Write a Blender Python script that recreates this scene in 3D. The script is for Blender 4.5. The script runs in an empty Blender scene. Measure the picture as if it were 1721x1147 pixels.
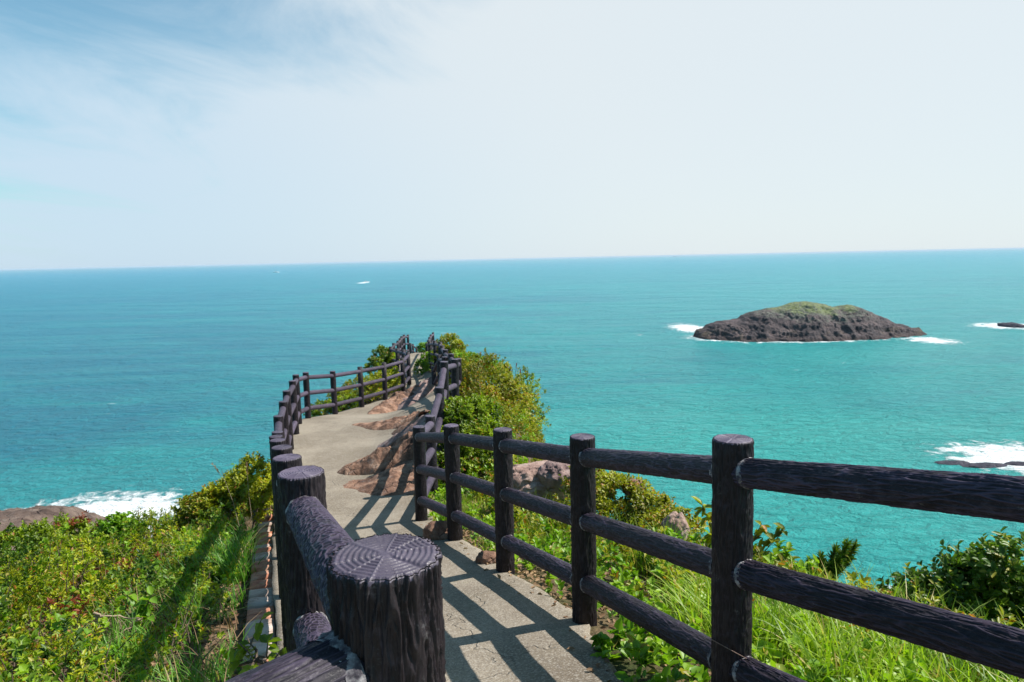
import bpy, math, random
import numpy as np
from mathutils import Vector, Matrix

random.seed(7)
rng = np.random.default_rng(11)
scene = bpy.context.scene
COL = scene.collection

# ------------------------------------------------------------------ camera
W_PX, H_PX, F_PX = 1721.0, 1147.0, 1147.0
PITCH = math.radians(6.9)
ROLL = math.radians(1.2)
cam_fwd = Vector((0, math.cos(PITCH), -math.sin(PITCH)))
cam_up0 = Vector((0, math.sin(PITCH), math.cos(PITCH)))
cam_x = Vector((1, 0, 0)) * math.cos(ROLL) - cam_up0 * math.sin(ROLL)
cam_u = Vector((1, 0, 0)) * math.sin(ROLL) + cam_up0 * math.cos(ROLL)
cd = bpy.data.cameras.new('camera')
cam = bpy.data.objects.new('camera', cd)
COL.objects.link(cam)
M = Matrix.Identity(4)
for i in range(3):
    M[i][0] = cam_x[i]; M[i][1] = cam_u[i]; M[i][2] = -cam_fwd[i]
cam.matrix_world = M
cd.sensor_width = 36.0
cd.lens = 36.0 * F_PX / W_PX
cd.clip_start = 0.03
cd.clip_end = 200000
cd.dof.use_dof = True
cd.dof.focus_distance = 1.9
cd.dof.aperture_fstop = 18.0
scene.camera = cam

# ------------------------------------------------------------------ world
SUN_AZ = math.radians(79)      # clockwise from +Y
SUN_EL = math.radians(51)
world = bpy.data.worlds.new('World')
scene.world = world
world.use_nodes = True


class NT:
    """small node helper"""
    def __init__(self, tree):
        self.t = tree
        self.n = tree.nodes
        self.l = tree.links

    def new(self, typ, **kw):
        nd = self.n.new(typ)
        for k, v in kw.items():
            setattr(nd, k, v)
        return nd

    def put(self, sock, v):
        if isinstance(v, bpy.types.NodeSocket):
            self.l.new(v, sock)
        elif v is not None:
            if isinstance(v, (tuple, list)) and len(v) == 3 and sock.type == 'RGBA':
                v = (*v, 1)
            sock.default_value = v

    def math(self, op, a, b=0.0, clamp=False):
        nd = self.new('ShaderNodeMath', operation=op, use_clamp=clamp)
        self.put(nd.inputs[0], a); self.put(nd.inputs[1], b)
        return nd.outputs[0]

    def vmath(self, op, a, b=(0, 0, 0)):
        nd = self.new('ShaderNodeVectorMath', operation=op)
        self.put(nd.inputs[0], a); self.put(nd.inputs[1], b)
        return nd.outputs[0]

    def noise(self, vec, scale, detail=3, rough=0.55, dist=0.0, out=0):
        nd = self.new('ShaderNodeTexNoise')
        self.put(nd.inputs['Vector'], vec)
        nd.inputs['Scale'].default_value = scale
        nd.inputs['Detail'].default_value = detail
        nd.inputs['Roughness'].default_value = rough
        nd.inputs['Distortion'].default_value = dist
        return nd.outputs[out]

    def voronoi(self, vec, scale, feature='F1', out='Distance', rand=1.0):
        nd = self.new('ShaderNodeTexVoronoi', feature=feature)
        self.put(nd.inputs['Vector'], vec)
        nd.inputs['Scale'].default_value = scale
        nd.inputs['Randomness'].default_value = rand
        return nd.outputs[out]

    def ramp(self, fac, lo, hi, a=0.0, b=1.0, smooth=True):
        nd = self.new('ShaderNodeMapRange', interpolation_type='SMOOTHSTEP' if smooth else 'LINEAR', clamp=True)
        self.put(nd.inputs['Value'], fac)
        nd.inputs['From Min'].default_value = lo; nd.inputs['From Max'].default_value = hi
        nd.inputs['To Min'].default_value = a; nd.inputs['To Max'].default_value = b
        return nd.outputs['Result']

    def mix(self, fac, a, b, blend='MIX'):
        nd = self.new('ShaderNodeMix', data_type='RGBA', blend_type=blend)
        self.put(nd.inputs[0], fac)
        self.put(nd.inputs[6], a); self.put(nd.inputs[7], b)
        return nd.outputs[2]

    def crgb(self, fac, stops):
        nd = self.new('ShaderNodeValToRGB')
        cr = nd.color_ramp
        while len(cr.elements) < len(stops):
            cr.elements.new(0.5)
        for e, (p, c) in zip(cr.elements, stops):
            e.position = p; e.color = (*c, 1)
        self.put(nd.inputs[0], fac)
        return nd.outputs[0]

    def mapping(self, vec, loc=(0, 0, 0), rot=(0, 0, 0), scale=(1, 1, 1)):
        nd = self.new('ShaderNodeMapping')
        self.put(nd.inputs['Vector'], vec)
        nd.inputs['Location'].default_value = loc
        nd.inputs['Rotation'].default_value = rot
        nd.inputs['Scale'].default_value = scale
        return nd.outputs[0]

    def bump(self, h, strength=0.5, dist=0.01, normal=None):
        nd = self.new('ShaderNodeBump')
        nd.inputs['Strength'].default_value = strength
        nd.inputs['Distance'].default_value = dist
        self.put(nd.inputs['Height'], h)
        if normal is not None:
            self.put(nd.inputs['Normal'], normal)
        return nd.outputs[0]


SKY_STRENGTH = 0.08
w = NT(world.node_tree)
for nd in list(w.n):
    w.n.remove(nd)
sky = w.new('ShaderNodeTexSky')
sky.sky_type = 'NISHITA'
sky.sun_disc = False
sky.sun_elevation = SUN_EL
sky.sun_rotation = SUN_AZ
sky.altitude = 30
sky.air_density = 1.0
sky.dust_density = 0.8
sky.ozone_density = 1.5
tc = w.new('ShaderNodeTexCoord')
sep = w.new('ShaderNodeSeparateXYZ'); w.l.new(tc.outputs['Generated'], sep.inputs[0])
zc = w.math('MAXIMUM', w.math('ADD', sep.outputs[2], 0.12), 0.05)
cx = w.math('DIVIDE', sep.outputs[0], zc)
cy = w.math('DIVIDE', sep.outputs[1], zc)
cmb = w.new('ShaderNodeCombineXYZ'); w.l.new(cx, cmb.inputs[0]); w.l.new(cy, cmb.inputs[1])
st = w.mapping(cmb.outputs[0], rot=(0, 0, math.radians(-78)), scale=(1.0, 0.6, 1))
n1 = w.noise(st, 1.15, 8, 0.62, 0.9)
n2 = w.noise(w.mapping(cmb.outputs[0], loc=(3.1, 1.7, 0)), 0.42, 4, 0.5, 0.3)
az = w.math('DIVIDE', sep.outputs[0], w.math('MAXIMUM', sep.outputs[1], 0.2))      # tan of azimuth right of the view
bank = w.ramp(az, -0.95, 0.45, -0.20, 0.50)
low = w.ramp(sep.outputs[2], 0.02, 0.40, 0.42, 0.0)
cl = w.math('ADD', w.math('MULTIPLY', n1, 0.95), w.math('MULTIPLY', n2, 0.70))
cl = w.math('ADD', cl, bank)
cl = w.math('ADD', cl, low)
cf = w.ramp(cl, 0.56, 1.14, 0.10, 0.93)
# cloud veil thinned overhead and behind, out of view, to lower the fill light
cf = w.math('MULTIPLY', cf, w.ramp(sep.outputs[2], 0.40, 0.62, 1.0, 0.0))
cf = w.math('MULTIPLY', cf, w.ramp(sep.outputs[1], -0.2, 0.35, 0.05, 1.0))
cf = w.math('MAXIMUM', cf, w.math('MULTIPLY', w.ramp(sep.outputs[2], 0.0, 0.16, 0.92, 0.0), w.ramp(sep.outputs[1], -0.4, 0.3, 0.4, 1.0)))
SK = 1.0 / SKY_STRENGTH
cloud_hi = tuple(v * SK for v in (0.525, 0.568, 0.592))
cloud_lo = tuple(v * SK for v in (0.40, 0.50, 0.59))
ccol = w.mix(w.ramp(w.math('ADD', az, w.math('MULTIPLY', sep.outputs[2], 0.9)), -0.6, 0.35), cloud_lo, cloud_hi)
skycol = w.mix(1.0, sky.outputs[0], (0.80, 1.28, 1.22), 'MULTIPLY')
mixc = w.mix(cf, skycol, ccol)
bg = w.new('ShaderNodeBackground')
w.l.new(mixc, bg.inputs[0]); bg.inputs[1].default_value = SKY_STRENGTH
wo = w.new('ShaderNodeOutputWorld'); w.l.new(bg.outputs[0], wo.inputs[0])

# ------------------------------------------------------------------ sun
sd = bpy.data.lights.new('sun', 'SUN')
sd.energy = 5.0
sd.angle = math.radians(0.5)
sd.color = (1.0, 0.955, 0.89)
sun = bpy.data.objects.new('sun', sd)
COL.objects.link(sun)
sdir = Vector((math.sin(SUN_AZ) * math.cos(SUN_EL), math.cos(SUN_AZ) * math.cos(SUN_EL), math.sin(SUN_EL)))
sun.rotation_euler = sdir.to_track_quat('Z', 'Y').to_euler()
sun.location = (20, 5, 30)

scene.render.engine = 'CYCLES'
scene.view_settings.view_transform = 'Standard'
scene.view_settings.look = 'None'
scene.view_settings.exposure = 0.60
scene.view_settings.gamma = 1.0
scene.cycles.max_bounces = 8
scene.cycles.transparent_max_bounces = 8


# ------------------------------------------------------------------ pixel -> point at a given depth
def ray(px, py):
    return (cam_fwd + cam_x * ((px - W_PX / 2) / F_PX) + cam_u * ((H_PX / 2 - py) / F_PX))


def at(px, py, zc):            # zc: distance along the view axis
    return ray(px, py) * zc


def atz(px, py, z):            # where the ray meets the level z
    r = ray(px, py)
    return r * (z / r.z)


SEA_Z = -35.0

# ------------------------------------------------------------------ noise (numpy)
_perm = rng.permutation(256)
_perm = np.concatenate([_perm, _perm, _perm])
_grad = rng.normal(size=(256, 3)); _grad /= np.linalg.norm(_grad, axis=1)[:, None]


def perlin(p):
    p = np.asarray(p, float)
    i = np.floor(p).astype(int)
    f = p - i
    i &= 255
    u = f * f * f * (f * (f * 6 - 15) + 10)
    out = 0
    for dx in (0, 1):
        for dy in (0, 1):
            for dz in (0, 1):
                h = _perm[_perm[_perm[(i[..., 0] + dx) & 255] + ((i[..., 1] + dy) & 255)] + ((i[..., 2] + dz) & 255)]
                g = _grad[h]
                d = (g[..., 0] * (f[..., 0] - dx) + g[..., 1] * (f[..., 1] - dy) + g[..., 2] * (f[..., 2] - dz))
                wx = u[..., 0] if dx else 1 - u[..., 0]
                wy = u[..., 1] if dy else 1 - u[..., 1]
                wz = u[..., 2] if dz else 1 - u[..., 2]
                out = out + d * wx * wy * wz
    return out * 1.5


def fbm(p, oct=4, gain=0.5, lac=2.03):
    p = np.asarray(p, float)
    a, s, t = 1.0, 0.0, 0.0
    for k in range(oct):
        s = s + a * perlin(p + k * 17.3)
        t += a
        p = p * lac
        a *= gain
    return s / t


def ridged(p, oct=4, gain=0.5, lac=2.03):
    p = np.asarray(p, float)
    a, s, t = 1.0, 0.0, 0.0
    for k in range(oct):
        s = s + a * (1 - 2 * np.abs(perlin(p + k * 17.3)))
        t += a
        p = p * lac
        a *= gain
    return s / t


def P3(x, y, z=0.0):
    x, y, z = np.broadcast_arrays(np.asarray(x, float), np.asarray(y, float), np.asarray(z, float))
    return np.stack([x, y, z], -1)


def smooth(a, b, x):
    t = np.clip((np.asarray(x, float) - a) / (b - a), 0, 1)
    return t * t * (3 - 2 * t)


# ------------------------------------------------------------------ mesh helpers
def mesh_np(name, verts, faces_list, smooth_shade=True):
    """faces_list: list of (N,k) int arrays"""
    me = bpy.data.meshes.new(name)
    verts = np.asarray(verts, np.float32)
    me.vertices.add(len(verts))
    me.vertices.foreach_set('co', verts.ravel())
    tot = sum(f.shape[0] * f.shape[1] for f in faces_list)
    nf = sum(f.shape[0] for f in faces_list)
    me.loops.add(tot)
    me.polygons.add(nf)
    li = np.concatenate([f.ravel() for f in faces_list]).astype(np.int32)
    me.loops.foreach_set('vertex_index', li)
    sizes = np.concatenate([np.full(f.shape[0], f.shape[1]) for f in faces_list])
    starts = np.concatenate([[0], np.cumsum(sizes)[:-1]]).astype(np.int32)
    me.polygons.foreach_set('loop_start', starts)
    me.polygons.foreach_set('use_smooth', np.full(nf, smooth_shade))
    me.update(calc_edges=True)
    me.validate()
    return me


def grid_faces(nu, nv, wrap_u=False):
    """verts index = j*nu + i ; i in u, j in v"""
    iu = np.arange(nu if wrap_u else nu - 1)
    jv = np.arange(nv - 1)
    I, J = np.meshgrid(iu, jv)
    I = I.ravel(); J = J.ravel()
    I2 = (I + 1) % nu
    return np.stack([J * nu + I, J * nu + I2, (J + 1) * nu + I2, (J + 1) * nu + I], 1)


def link(name, me, mat=None, parent=None, loc=None):
    o = bpy.data.objects.new(name, me)
    COL.objects.link(o)
    if mat is not None and me is not None and not me.materials:
        me.materials.append(mat)
    if parent is not None:
        o.parent = parent
    if loc is not None:
        o.location = loc
    return o


def tag(o, label, cat, group=None):
    o['label'] = label; o['category'] = cat
    if group:
        o['group'] = group
    return o


def thing(name, label, cat, loc=(0, 0, 0), group=None):
    o = bpy.data.objects.new(name, None)
    o.empty_display_size = 0.3
    COL.objects.link(o)
    o.location = loc
    return tag(o, label, cat, group)


def kind(o, k):
    o['kind'] = k
    return o


def tube_np(pts, radii, seg=6):
    """tapered tube through points -> verts, quad faces"""
    pts = np.asarray(pts, float)
    n = len(pts)
    t = np.gradient(pts, axis=0)
    t /= np.linalg.norm(t, axis=1)[:, None] + 1e-9
    ref = np.array([0.13, 0.2, 1.0]) if abs(t[0][2]) < 0.9 else np.array([1.0, 0.1, 0])
    a = np.cross(t, ref); a /= np.linalg.norm(a, axis=1)[:, None] + 1e-9
    b = np.cross(t, a)
    th = np.linspace(0, 2 * np.pi, seg, endpoint=False)
    v = pts[:, None, :] + np.asarray(radii)[:, None, None] * (np.cos(th)[None, :, None] * a[:, None, :] + np.sin(th)[None, :, None] * b[:, None, :])
    return v.reshape(-1, 3), grid_faces(seg, n, True)


class Acc:
    def __init__(self):
        self.v = []; self.f = {}; self.n = 0

    def add(self, v, f):
        v = np.asarray(v, float)
        for ff in (f if isinstance(f, list) else [f]):
            self.f.setdefault(ff.shape[1], []).append(ff + self.n)
        self.v.append(v)
        self.n += len(v)

    def mesh(self, name, smooth_shade=True):
        return mesh_np(name, np.concatenate(self.v), [np.concatenate(x) for x in self.f.values()], smooth_shade)


def unit(v):
    return v / (np.linalg.norm(v, axis=-1, keepdims=True) + 1e-9)


# ------------------------------------------------------------------ materials
def mat(name):
    m = bpy.data.materials.new(name)
    m.use_nodes = True
    t = NT(m.node_tree)
    b = t.n['Principled BSDF']
    return m, t, b


LICHEN = {'post_cap_wood': 0.5}


def make_log_mat(name, stretch=(1, 1, 0.16), fscale=55, bstr=0.9, bdist=0.004, spec=0.5, rough=0.46, base=(0.034, 0.026, 0.036), ridge=None):
    m, t, b = mat(name)
    c = t.new('ShaderNodeTexCoord').outputs['Object']
    oi = t.new('ShaderNodeObjectInfo').outputs['Random']
    c2 = t.vmath('ADD', c, None)
    sh = t.new('ShaderNodeCombineXYZ')
    t.l.new(t.math('MULTIPLY', oi, 7.0), sh.inputs[2])
    t.l.new(sh.outputs[0], c2.node.inputs[1])
    mp = t.mapping(c2, scale=stretch)
    n = t.noise(mp, fscale, 3, 0.55, 0.8)
    n = t.math('ABSOLUTE', t.math('SUBTRACT', n, 0.5))
    rid = t.ramp(n, 0.0, 0.16, 1.0, 0.0)
    fine = t.noise(c2, 420, 2, 0.6)
    tint = t.ramp(t.math('FRACT', t.math('MULTIPLY', oi, 13.7)), 0.0, 1.0, 0.75, 1.35, False)
    big = t.noise(c2, 9, 3, 0.6)
    col = t.mix(t.ramp(big, 0.35, 0.7), base, tuple(v * 1.45 for v in base))
    col = t.mix(t.math('MULTIPLY', t.ramp(fine, 0.60, 0.75), 0.5), col, (0.10, 0.088, 0.10))
    # worn, dusty ridges
    wear = t.math('MULTIPLY', rid, t.ramp(t.noise(c2, 30, 3, 0.6), 0.45, 0.7))
    col = t.mix(t.math('MULTIPLY', wear, 0.35), col, (0.10, 0.08, 0.105))
    if ridge:      # raised veins of the moulded bark coloured paler, standing in for grazing gloss
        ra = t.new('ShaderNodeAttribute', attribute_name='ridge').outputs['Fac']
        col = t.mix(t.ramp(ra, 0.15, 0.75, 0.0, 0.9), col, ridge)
    # chalky weathering and lichen patches
    lic = t.math('MULTIPLY', t.ramp(t.noise(c2, 23, 5, 0.7), 0.60, 0.70), t.ramp(t.noise(c2, 150, 3, 0.6), 0.42, 0.60))
    col = t.mix(t.math('MULTIPLY', lic, LICHEN.get(name, 0.35)), col, (0.20, 0.185, 0.185))
    vs = t.new('ShaderNodeVectorMath', operation='SCALE')
    t.put(vs.inputs[0], col); t.put(vs.inputs['Scale'], tint)
    col = vs.outputs[0]
    t.put(b.inputs['Base Color'], col)
    b.inputs['Roughness'].default_value = rough
    t.put(b.inputs['Roughness'], t.ramp(fine, 0.3, 0.7, rough - 0.08, rough + 0.14))
    b.inputs['Specular IOR Level'].default_value = spec
    h = t.math('ADD', t.math('MULTIPLY', rid, 1.0), t.math('MULTIPLY', fine, 0.16))
    t.put(b.inputs['Normal'], t.bump(h, bstr, bdist))
    return m


M_POST = make_log_mat('post_bark', base=(0.010, 0.007, 0.009), rough=0.5, spec=0.3)
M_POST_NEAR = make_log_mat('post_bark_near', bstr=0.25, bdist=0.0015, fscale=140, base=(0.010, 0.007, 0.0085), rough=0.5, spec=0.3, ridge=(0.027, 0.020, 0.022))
M_CAP = make_log_mat('post_cap_wood', stretch=(1, 1, 1), fscale=200, bstr=0.2, bdist=0.0006, base=(0.060, 0.047, 0.070), rough=0.5)
M_RAIL = make_log_mat('rail_bark', stretch=(1, 1, 0.30), fscale=62, base=(0.048, 0.037, 0.056), rough=0.55, spec=0.25)  # far rails: sunlit tone put into a base paler than the near rails have
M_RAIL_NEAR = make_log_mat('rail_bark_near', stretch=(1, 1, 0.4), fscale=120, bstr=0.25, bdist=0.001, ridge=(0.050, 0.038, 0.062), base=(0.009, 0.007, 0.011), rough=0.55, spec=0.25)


def simple_mat(name, base, rough=0.8, nscale=8, var=0.35, bstr=0.4, bdist=0.01, base2=None, spec=0.3, coords='Object'):
    m, t, b = mat(name)
    c = t.new('ShaderNodeTexCoord').outputs[coords]
    n = t.noise(c, nscale, 6, 0.62)
    b2 = base2 or tuple(v * (1 - var) for v in base)
    t.put(b.inputs['Base Color'], t.mix(t.ramp(n, 0.35, 0.65), base, b2))
    b.inputs['Roughness'].default_value = rough
    b.inputs['Specular IOR Level'].default_value = spec
    t.put(b.inputs['Normal'], t.bump(t.noise(c, nscale * 3, 6, 0.65), bstr, bdist))
    return m


M_MORTAR = simple_mat('joint_mortar', (0.36, 0.34, 0.34), 0.8, 40, 0.6, 0.8, 0.004, base2=(0.045, 0.038, 0.048))


def make_path_mat():
    m, t, b = mat('path_concrete')
    c = t.new('ShaderNodeTexCoord').outputs['Object']
    big = t.noise(c, 0.8, 6, 0.65)
    mid = t.noise(c, 5.5, 5, 0.6)
    agg = t.voronoi(c, 130, out='Color')
    sepc = t.new('ShaderNodeSeparateColor'); t.l.new(agg, sepc.inputs[0])
    col = t.mix(t.ramp(big, 0.35, 0.68), (0.155, 0.124, 0.090), (0.275, 0.232, 0.178))
    col = t.mix(t.math('MULTIPLY', t.ramp(mid, 0.45, 0.75), 0.5), col, (0.18, 0.145, 0.10))
    col = t.mix(t.math('MULTIPLY', t.ramp(sepc.outputs[0], 0.62, 0.85), 0.38), col, (0.46, 0.42, 0.36))
    col = t.mix(t.math('MULTIPLY', t.ramp(sepc.outputs[1], 0.70, 0.88), 0.45), col, (0.095, 0.075, 0.06))
    # moss freckles and stains
    moss = t.math('MULTIPLY', t.ramp(t.noise(c, 3.2, 6, 0.7), 0.60, 0.72), t.ramp(t.noise(c, 40, 3, 0.6), 0.4, 0.6))
    col = t.mix(t.math('MULTIPLY', moss, 0.45), col, (0.16, 0.15, 0.05))
    # cracks
    wv = t.vmath('ADD', c, t.vmath('MULTIPLY', t.noise(c, 1.7, 4, 0.6, out=1), (0.8, 0.8, 0.8)))
    cr = t.voronoi(wv, 0.55, feature='DISTANCE_TO_EDGE')
    crk = t.ramp(cr, 0.0, 0.005, 1.0, 0.0)
    col = t.mix(t.math('MULTIPLY', crk, 0.25), col, (0.07, 0.055, 0.045))
    t.put(b.inputs['Base Color'], col)
    b.inputs['Roughness'].default_value = 0.9
    b.inputs['Specular IOR Level'].default_value = 0.25
    h = t.math('ADD', t.math('MULTIPLY', t.voronoi(c, 95), -0.5), t.math('MULTIPLY', t.noise(c, 170, 3, 0.6), 0.7))
    h = t.math('SUBTRACT', h, t.math('MULTIPLY', crk, 2.0))
    t.put(b.inputs['Normal'], t.bump(h, 0.75, 0.004, None))
    return m


M_PATH = make_path_mat()


def make_ground_mat():
    m, t, b = mat('headland_soil')
    c = t.new('ShaderNodeTexCoord').outputs['Object']
    n = t.noise(c, 1.6, 7, 0.65)
    g = t.noise(c, 11, 5, 0.7)
    col = t.crgb(n, [(0.30, (0.045, 0.06, 0.018)), (0.46, (0.075, 0.07, 0.03)), (0.58, (0.16, 0.11, 0.062)), (0.72, (0.25, 0.17, 0.115))])
    col = t.mix(t.math('MULTIPLY', t.ramp(g, 0.50, 0.66), 0.6), col, (0.05, 0.03, 0.018))
    gs = t.new('ShaderNodeNewGeometry')
    s2 = t.new('ShaderNodeSeparateXYZ'); t.l.new(gs.outputs['Normal'], s2.inputs[0])
    rock = t.crgb(t.noise(c, 0.6, 8, 0.7), [(0.3, (0.05, 0.038, 0.03)), (0.5, (0.16, 0.115, 0.085)), (0.7, (0.24, 0.18, 0.14))])
    col = t.mix(t.ramp(s2.outputs[2], 0.55, 0.80, 1.0, 0.0), col, rock)
    t.put(b.inputs['Base Color'], col)
    b.inputs['Roughness'].default_value = 0.95
    b.inputs['Specular IOR Level'].default_value = 0.15
    t.put(b.inputs['Normal'], t.bump(t.math('ADD', t.noise(c, 14, 8, 0.7), t.math('MULTIPLY', t.voronoi(c, 55), -0.3)), 0.9, 0.05))
    return m


M_GROUND = make_ground_mat()


def make_rock_mat(name, stops, scale=2.5, bdist=0.03, lichen=0.3, lichcol=(0.42, 0.36, 0.33), crack=3.0, coords='Object'):
    m, t, b = mat(name)
    c = t.new('ShaderNodeTexCoord').outputs[coords]
    n = t.noise(c, scale, 8, 0.66, 0.4)
    col = t.crgb(n, stops)
    lich = t.math('MULTIPLY', t.ramp(t.noise(c, scale * 2.2, 6, 0.72, 0.6), 0.54, 0.64), lichen)
    col = t.mix(lich, col, lichcol)
    wv = t.vmath('ADD', c, t.vmath('MULTIPLY', t.noise(c, scale, 4, 0.6, out=1), (0.5 / scale,) * 3))
    ce = t.voronoi(wv, scale * crack * 0.5, feature='DISTANCE_TO_EDGE')
    crk = t.math('MULTIPLY', t.ramp(ce, 0.0, 0.06, 1.0, 0.0), t.ramp(t.noise(c, scale * 1.3, 3, 0.6), 0.45, 0.62))
    col = t.mix(t.math('MULTIPLY', crk, 0.4), col, tuple(v * 0.3 for v in stops[0][1]))
    t.put(b.inputs['Base Color'], col)
    b.inputs['Roughness'].default_value = 0.88
    b.inputs['Specular IOR Level'].default_value = 0.25
    h = t.math('SUBTRACT', t.noise(c, scale * 5, 10, 0.72), t.math('MULTIPLY', crk, 0.5))
    t.put(b.inputs['Normal'], t.bump(h, 0.9, bdist))
    return m


M_PINK = make_rock_mat('pink_rock', [(0.30, (0.045, 0.030, 0.026)), (0.43, (0.15, 0.082, 0.056)), (0.56, (0.29, 0.165, 0.11)), (0.72, (0.38, 0.26, 0.19))], 3.6, 0.03, 0.25)
M_TANROCK = make_rock_mat('tan_pink_rock', [(0.30, (0.12, 0.08, 0.07)), (0.44, (0.30, 0.19, 0.155)), (0.58, (0.42, 0.30, 0.25)), (0.75, (0.52, 0.45, 0.42))], 2.6, 0.03, 0.3)
M_GREYROCK = make_rock_mat('grey_rock', [(0.30, (0.06, 0.045, 0.045)), (0.46, (0.20, 0.13, 0.12)), (0.60, (0.32, 0.23, 0.205)), (0.75, (0.44, 0.38, 0.36))], 2.2, 0.03, 0.4)
M_WETROCK = make_rock_mat('wet_reef', [(0.30, (0.012, 0.012, 0.02)), (0.46, (0.03, 0.03, 0.045)), (0.62, (0.055, 0.05, 0.07)), (0.78, (0.09, 0.08, 0.09))], 0.6, 0.3, 0.1)
M_BROWNROCK = make_rock_mat('brown_cliff', [(0.30, (0.045, 0.03, 0.026)), (0.46, (0.11, 0.073, 0.058)), (0.58, (0.17, 0.12, 0.095)), (0.74, (0.25, 0.19, 0.15))], 0.4, 0.5, 0.2, lichcol=(0.2, 0.19, 0.15))


# ------------------------------------------------------------------ fence post layout (picture position of the top, distance)
POST_H = 1.08
LEFT = [(641, 930, 0.85), (505, 794, 2.05), (481, 770, 3.32), (471, 752, 4.62), (466.5, 740, 5.9), (464.5, 733, 7.05),
        (466, 726, 8.2), (467.5, 699, 9.45), (475, 675, 10.9), (481.5, 657, 12.1), (491.8, 640, 13.3), (497.5, 630, 14.5),
        (513.5, 626, 15.5), (559.5, 624, 16.6), (605, 617, 17.8), (645, 610, 19.3), (676, 602, 20.8), (686, 592, 22.0),
        (678, 588, 23.4), (667, 586, 24.8),
        (656, 583, 26.3), (661.5, 577, 28.0), (668, 573, 29.7), (672, 569, 31.3), (675, 565.5, 33.0), (679, 563, 34.8), (685.5, 563, 36.4)]
RIGHT = [(1237, 738, 2.36), (980, 733, 3.72), (844, 722, 4.93), (759, 715, 6.12), (702.5, 717, 7.45), (723.5, 699, 9.1),
         (738, 651, 10.2), (745.5, 608, 11.1), (763.5, 604, 12.1), (770, 603, 13.5), (758, 595, 15.2), (748, 588, 17.0),
         (743, 581, 19.2), (739.5, 575, 21.6), (731, 573, 23.8), (722, 574, 25.8), (717.5, 577, 27.6), (720, 572, 30.0), (722, 567, 32.6),
         (724, 562.5, 35.2), (728, 559, 38.0)]
Lp = [at(*p) for p in LEFT]
Rp = [at(*p) for p in RIGHT]
# posts just outside the frame
L_out = [Vector((-1.09, -0.13, Lp[0].z - 0.01)), Vector((-2.3, -0.65, Lp[0].z + 0.05))]
R_out = [Vector((1.28, 1.13, -0.36)), Vector((1.75, -0.10, -0.10))]

# ground tables (x of the two path sides and base heights against y)
ly = np.array([-6, -1.0, 0.1] + [p.y for p in Lp] + [45, 60, 90])
lx = np.array([-2.4, -1.9, -1.3] + [p.x for p in Lp] + [-5.8, -6.5, -7.5])
lz = np.array([-0.9, -1.25, -1.36] + [p.z - POST_H for p in Lp] + [-6.0, -11.5, -38])
ry = np.array([-6, -1.0, 1.13] + [p.y for p in Rp] + [45, 60, 90])
rx = np.array([2.6, 2.0, 1.28] + [p.x for p in Rp] + [-5.0, -5.5, -6.5])
rz = np.array([-0.9, -1.25, -1.44] + [p.z - POST_H for p in Rp] + [-6.0, -11.5, -38])


def EXT(y): return np.interp(y, [-3, 2.4, 3.06, 3.7, 4.9, 7.4, 8.2, 9.6, 12, 20, 24, 40], [-0.25, -0.22, -0.14, 0.02, 0.03, 0.10, 0.0, -0.25, -0.3, -0.25, -0.2, -0.15])
def XL(y): return np.interp(y, ly, lx)
def XR(y): return np.interp(y, ry, rx)
def ZL(y): return np.interp(y, ly, lz)
def ZR(y): return np.interp(y, ry, rz)


WLt = ([-6, 6.6, 7.6, 8.3, 8.9, 9.6, 14.6, 15.8, 18, 21, 23, 27, 36, 45, 60], [9, 8, 6.2, 3.2, 1.0, 0.28, 0.25, 0.8, 1.3, 1.4, 1.1, 1.0, 0.8, 0.6, 0.5])
WRt = ([-6, 2, 4.8, 6, 7.5, 8.6, 9.5, 12, 15, 18, 24, 30, 38, 45, 60], [4, 2.15, 1.95, 2.1, 1.95, 1.45, 1.05, 1.15, 1.5, 1.5, 1.0, 1.1, 0.8, 0.6, 0.5])


def H(x, y):
    x = np.asarray(x, float); y = np.asarray(y, float)
    xl, xr, zl, zr = XL(y), XR(y), ZL(y), ZR(y)
    t = np.clip((x - xl) / np.maximum(xr - xl, 0.2), 0, 1)
    zin = zl + (zr - zl) * smooth(0.45, 1.0, t)
    n = fbm(P3(x * 0.9, y * 0.9, 3.0), 4)
    dl = np.maximum(xl - x, 0)
    WL = np.interp(y, *WLt)
    WR = np.interp(y, *WRt)
    dr = np.maximum(x - xr, 0)
    fl = 0.10 * smooth(0, 0.25, dl) + 0.10 * np.minimum(dl, WL) + (0.03 + 0.035 * smooth(5, 7.5, y)) * np.minimum(dl, WL) ** 1.5 + 0.035 * np.maximum(np.minimum(dl, WL) - 1.2, 0) * smooth(5, 7.5, y)
    over = np.maximum(dl - WL, 0)
    fl = fl + over * 1.45 + 1.0 * (1 - np.exp(-over))
    fr = 0.03 * smooth(0, 0.2, dr) + 0.13 * np.minimum(dr, WR)
    over = np.maximum(dr - WR, 0)
    fr = fr + over * 1.45 + 1.0 * (1 - np.exp(-over))
    z = zin - fl - fr
    outside = smooth(0.12, 0.6, dl + dr)
    z = z + outside * n * 0.14 + np.clip((dl + dr - 4) * 0.12, 0, 2.2) * fbm(P3(x * 0.22, y * 0.22, 9.0), 5)
    return z


# ------------------------------------------------------------------ SETTING: terrain, path, sea
def axis_pts(segs):
    out = [segs[0][0]]
    for a, b, s in segs:
        n = max(1, int(round((b - a) / s)))
        out += list(np.linspace(a, b, n + 1)[1:])
    return np.array(out)


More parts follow.
